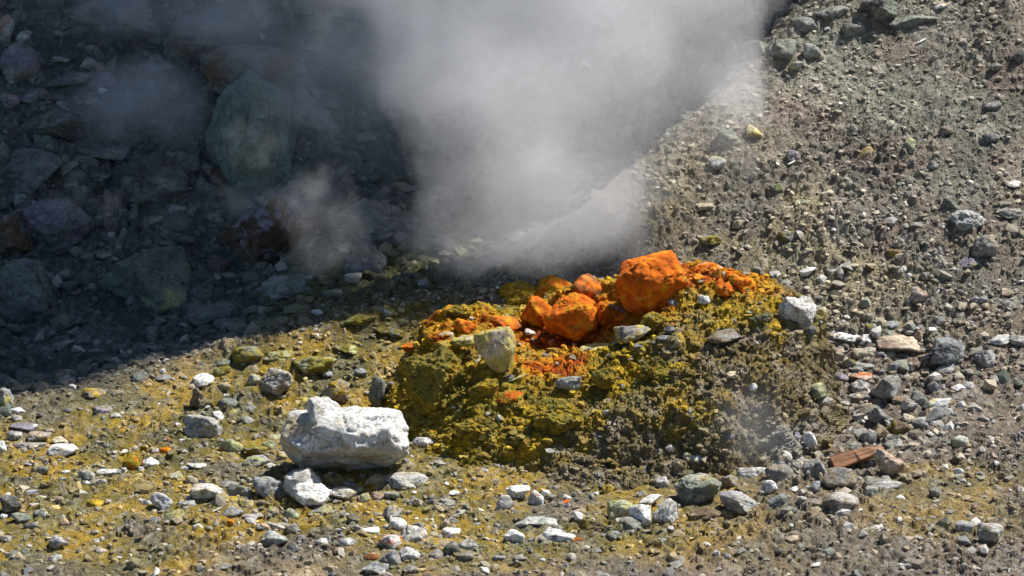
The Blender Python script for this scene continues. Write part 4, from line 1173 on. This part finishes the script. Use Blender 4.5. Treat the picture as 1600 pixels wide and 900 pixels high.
scatter("gravel", "loose grey and mustard gravel strewn over the flat ground", 13000, (-2.3, 2.3, -3.9, -0.8), 71, .0035, .016, 3.8,
        lambda x, y: in_view(x, y) * off_mound(x, y) * (.35 + .65 * sst(-.3, .4, fbm2(x, y, 2.0, 3, 401))), lambda x, y, r: stone_tones(x, y, r, own=.6))
scatter("scree", "rough clods and chips covering the sunlit slope", 22000, (-0.8, 2.4, -1.3, 2.0), 72, .0032, .017, 5.0,
        lambda x, y: in_view(x, y) * off_mound(x, y) * (1 - zones(x, y)[0]) * (.45 + .55 * sst(-.3, .4, fbm2(x, y, 2.0, 3, 402))), lambda x, y, r: stone_tones(x, y, r, own=.93))
scatter("rubble", "dim broken rubble covering the shaded hollow", 8000, (-2.6, 1.8, -1.5, 2.2), 73, .005, .045, 5.0,
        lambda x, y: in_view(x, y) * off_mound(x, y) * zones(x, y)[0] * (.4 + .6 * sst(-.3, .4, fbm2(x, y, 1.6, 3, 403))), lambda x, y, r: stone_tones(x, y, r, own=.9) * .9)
# stones between the picked-out rocks of the rubble heap and the front
scatter("pebbles", "small angular pebbles between the rocks right of the mound and along the front", 3200, (-2.2, 2.2, -3.9, -0.4), 74, .011, .032, 2.0,
        lambda x, y: in_view(x, y) * off_mound(x, y) * np.maximum(np.exp(-(((x - 1.35) / .42) ** 2 + ((y + 1.45) / .75) ** 2)), .22 * np.exp(-((y + 2.7) / .5) ** 2)),
        lambda x, y, r: stone_tones(x, y, r, own=.25))
# crumbs clinging to the mound
rng = np.random.default_rng(75)
NB = 5000
ii, jj = rng.integers(4, nu - 4, NB), rng.integers(25, nt_ - 60, NB)
pp = MP[ii, jj] + MN[ii, jj] * .002
cc = MC[ii, jj] * rng.lognormal(.05, .35, NB)[:, None]
gsel = rng.uniform(size=NB) < .10
cc[gsel] = np.array([PAL[k] for k in 'GTPC'])[rng.integers(0, 4, gsel.sum())]
build_bits("crumbs", None, pp[:, 0], pp[:, 1], pp[:, 2], .0045 + .016 * rng.uniform(size=NB) ** 2.8, cc, rng, .45, mound, MAT_CRUST)

# ------------------------------------------------------------------ steam
class Ex:
    """small arithmetic on shader sockets"""
    def __init__(s, nt, sock): s.nt, s.s = nt, sock
    def _m(s, op, o=None, o2=None, clamp=False):
        n = s.nt.nodes.new("ShaderNodeMath"); n.operation = op; n.use_clamp = clamp
        for i, v in enumerate((s, o, o2)):
            if v is None: continue
            if isinstance(v, Ex): s.nt.links.new(v.s, n.inputs[i])
            else: n.inputs[i].default_value = v
        return Ex(s.nt, n.outputs[0])
    def __add__(s, o): return s._m('ADD', o)
    def __sub__(s, o): return s._m('SUBTRACT', o)
    def __mul__(s, o): return s._m('MULTIPLY', o)
    def __truediv__(s, o): return s._m('DIVIDE', o)
    def sq(s): return s._m('MULTIPLY', s)
    def root(s): return s._m('SQRT')
    def max(s, o): return s._m('MAXIMUM', o)
    def min(s, o): return s._m('MINIMUM', o)
    def ramp(s, a, b):
        n = s.nt.nodes.new("ShaderNodeMapRange"); n.interpolation_type = 'SMOOTHSTEP'
        s.nt.links.new(s.s, n.inputs[0])
        n.inputs[1].default_value = a; n.inputs[2].default_value = b; n.inputs[3].default_value = 0; n.inputs[4].default_value = 1
        return Ex(s.nt, n.outputs[0])

def steam_material(name, dens, aniso=.0, nscale=2.0):
    m = bpy.data.materials.new(name); m.use_nodes = True
    nt = m.node_tree
    for n in list(nt.nodes): nt.nodes.remove(n)
    out = nt.nodes.new("ShaderNodeOutputMaterial")
    vol = nt.nodes.new("ShaderNodeVolumePrincipled")
    vol.inputs["Color"].default_value = (.997, .998, 1., 1)
    vol.inputs["Anisotropy"].default_value = aniso
    tc = nt.nodes.new("ShaderNodeTexCoord")
    nz = nt.nodes.new("ShaderNodeTexNoise"); nz.inputs["Scale"].default_value = nscale; nz.inputs["Detail"].default_value = 4.0; nz.inputs["Roughness"].default_value = .55
    nt.links.new(tc.outputs["Object"], nz.inputs["Vector"])
    sw = nt.nodes.new("ShaderNodeTexNoise"); sw.inputs["Scale"].default_value = 1.4; sw.inputs["Detail"].default_value = 1.5
    nt.links.new(tc.outputs["Object"], sw.inputs["Vector"])
    sx = nt.nodes.new("ShaderNodeSeparateXYZ"); nt.links.new(tc.outputs["Object"], sx.inputs[0])
    sc_ = nt.nodes.new("ShaderNodeSeparateColor"); nt.links.new(sw.outputs["Color"], sc_.inputs[0])
    X, Y, Z = (Ex(nt, sx.outputs[i]) for i in range(3))
    A, B = Ex(nt, sc_.outputs[0]), Ex(nt, sc_.outputs[1])
    d = dens(X, Y, Z, Ex(nt, nz.outputs["Fac"]), A - .5, B - .5)
    nt.links.new(d.s, vol.inputs["Density"])
    nt.links.new(vol.outputs[0], out.inputs["Volume"])
    return m

def vbox(name, label, lo, hi, mat):
    bm = bmesh.new()
    bmesh.ops.create_cube(bm, size=1.0)
    lo, hi = Vector(lo), Vector(hi)
    for v in bm.verts:
        v.co = Vector((lo[i] if v.co[i] < 0 else hi[i] for i in range(3)))
    me = bpy.data.meshes.new(name); bm.to_mesh(me); bm.free()
    me.materials.append(mat)
    return link(name, me, kind="stuff", label=label)

def plume(X, Y, Z, nz, A, B):
    h = Z - .12
    x = X + A * (h * .7 + .15); y = Y + B * .25
    # sunlit column
    xc = h * .08 + .07
    r = h * .63 + .46
    e = (((x - xc) / r).sq() + ((y - (h * .08 + (h - .55).max(0.) * .34 - .58)) / (h * .12 + .23)).sq()).root()
    core = e.ramp(1.0, .25)
    d1 = (core * 1.6 + nz * 3.0 - 1.90).ramp(0.0, 1.4) * h.ramp(.0, .30) * 21.0
    # thin shaded veil drifting left of it
    e2 = (((x + .58 + h * .10) / (h * .40 + .35)).sq() + ((y - (h * .25 + .18)) / .42).sq()).root()
    d2 = e2.ramp(1.0, .2) * (nz * 1.8 - .55).ramp(0., .7) * h.ramp(.1, .9) * 4.4
    return (d1 + d2) * Z.ramp(2.2, 1.8)
vbox("steam_plume", "dense white steam plume rising behind the orange-topped mound", (-1.9, -1.2, .05), (1.7, 0.9, 2.2), steam_material("plume_steam", plume))

def puff(c, rad, amt):
    def f(X, Y, Z, nz, A, B):
        e = (((X + A * .3 - c[0]) / rad[0]).sq() + ((Y - c[1]) / rad[1]).sq() + ((Z + B * .3 - c[2]) / rad[2]).sq()).root()
        return e.ramp(1.0, .1) * (nz * 2.0 - .6).ramp(0., .8) * amt
    return f
def wisp(px, py, dy, rad, amt, label):
    dr = ray(px, py)
    c0, t0 = hit(px, py)
    t1 = t0 + (dy / dr[1])
    c = CAM + dr * t1
    c = [float(v) for v in c]
    vbox("steam_wisp", label, [c[i] - rad[i] * 1.05 for i in range(3)], [c[i] + rad[i] * 1.05 for i in range(3)], steam_material("wisp_steam", puff(c, rad, amt), nscale=3.0))
wisp(215, 185, -.15, (.36, .20, .30), 6.0, "faint bluish puff of vapour at the upper left of the hollow")
wisp(440, 330, -.06, (.40, .16, .17), 5.0, "thin vapour trailing off the white-streaked boulder")
wisp(240, 20, -.25, (.75, .22, .22), 4.0, "dim veil of vapour along the top left of the hollow")
wisp(1185, 675, -.07, (.19, .09, .26), 1.5, "small pale puff of vapour at the right foot of the mound")
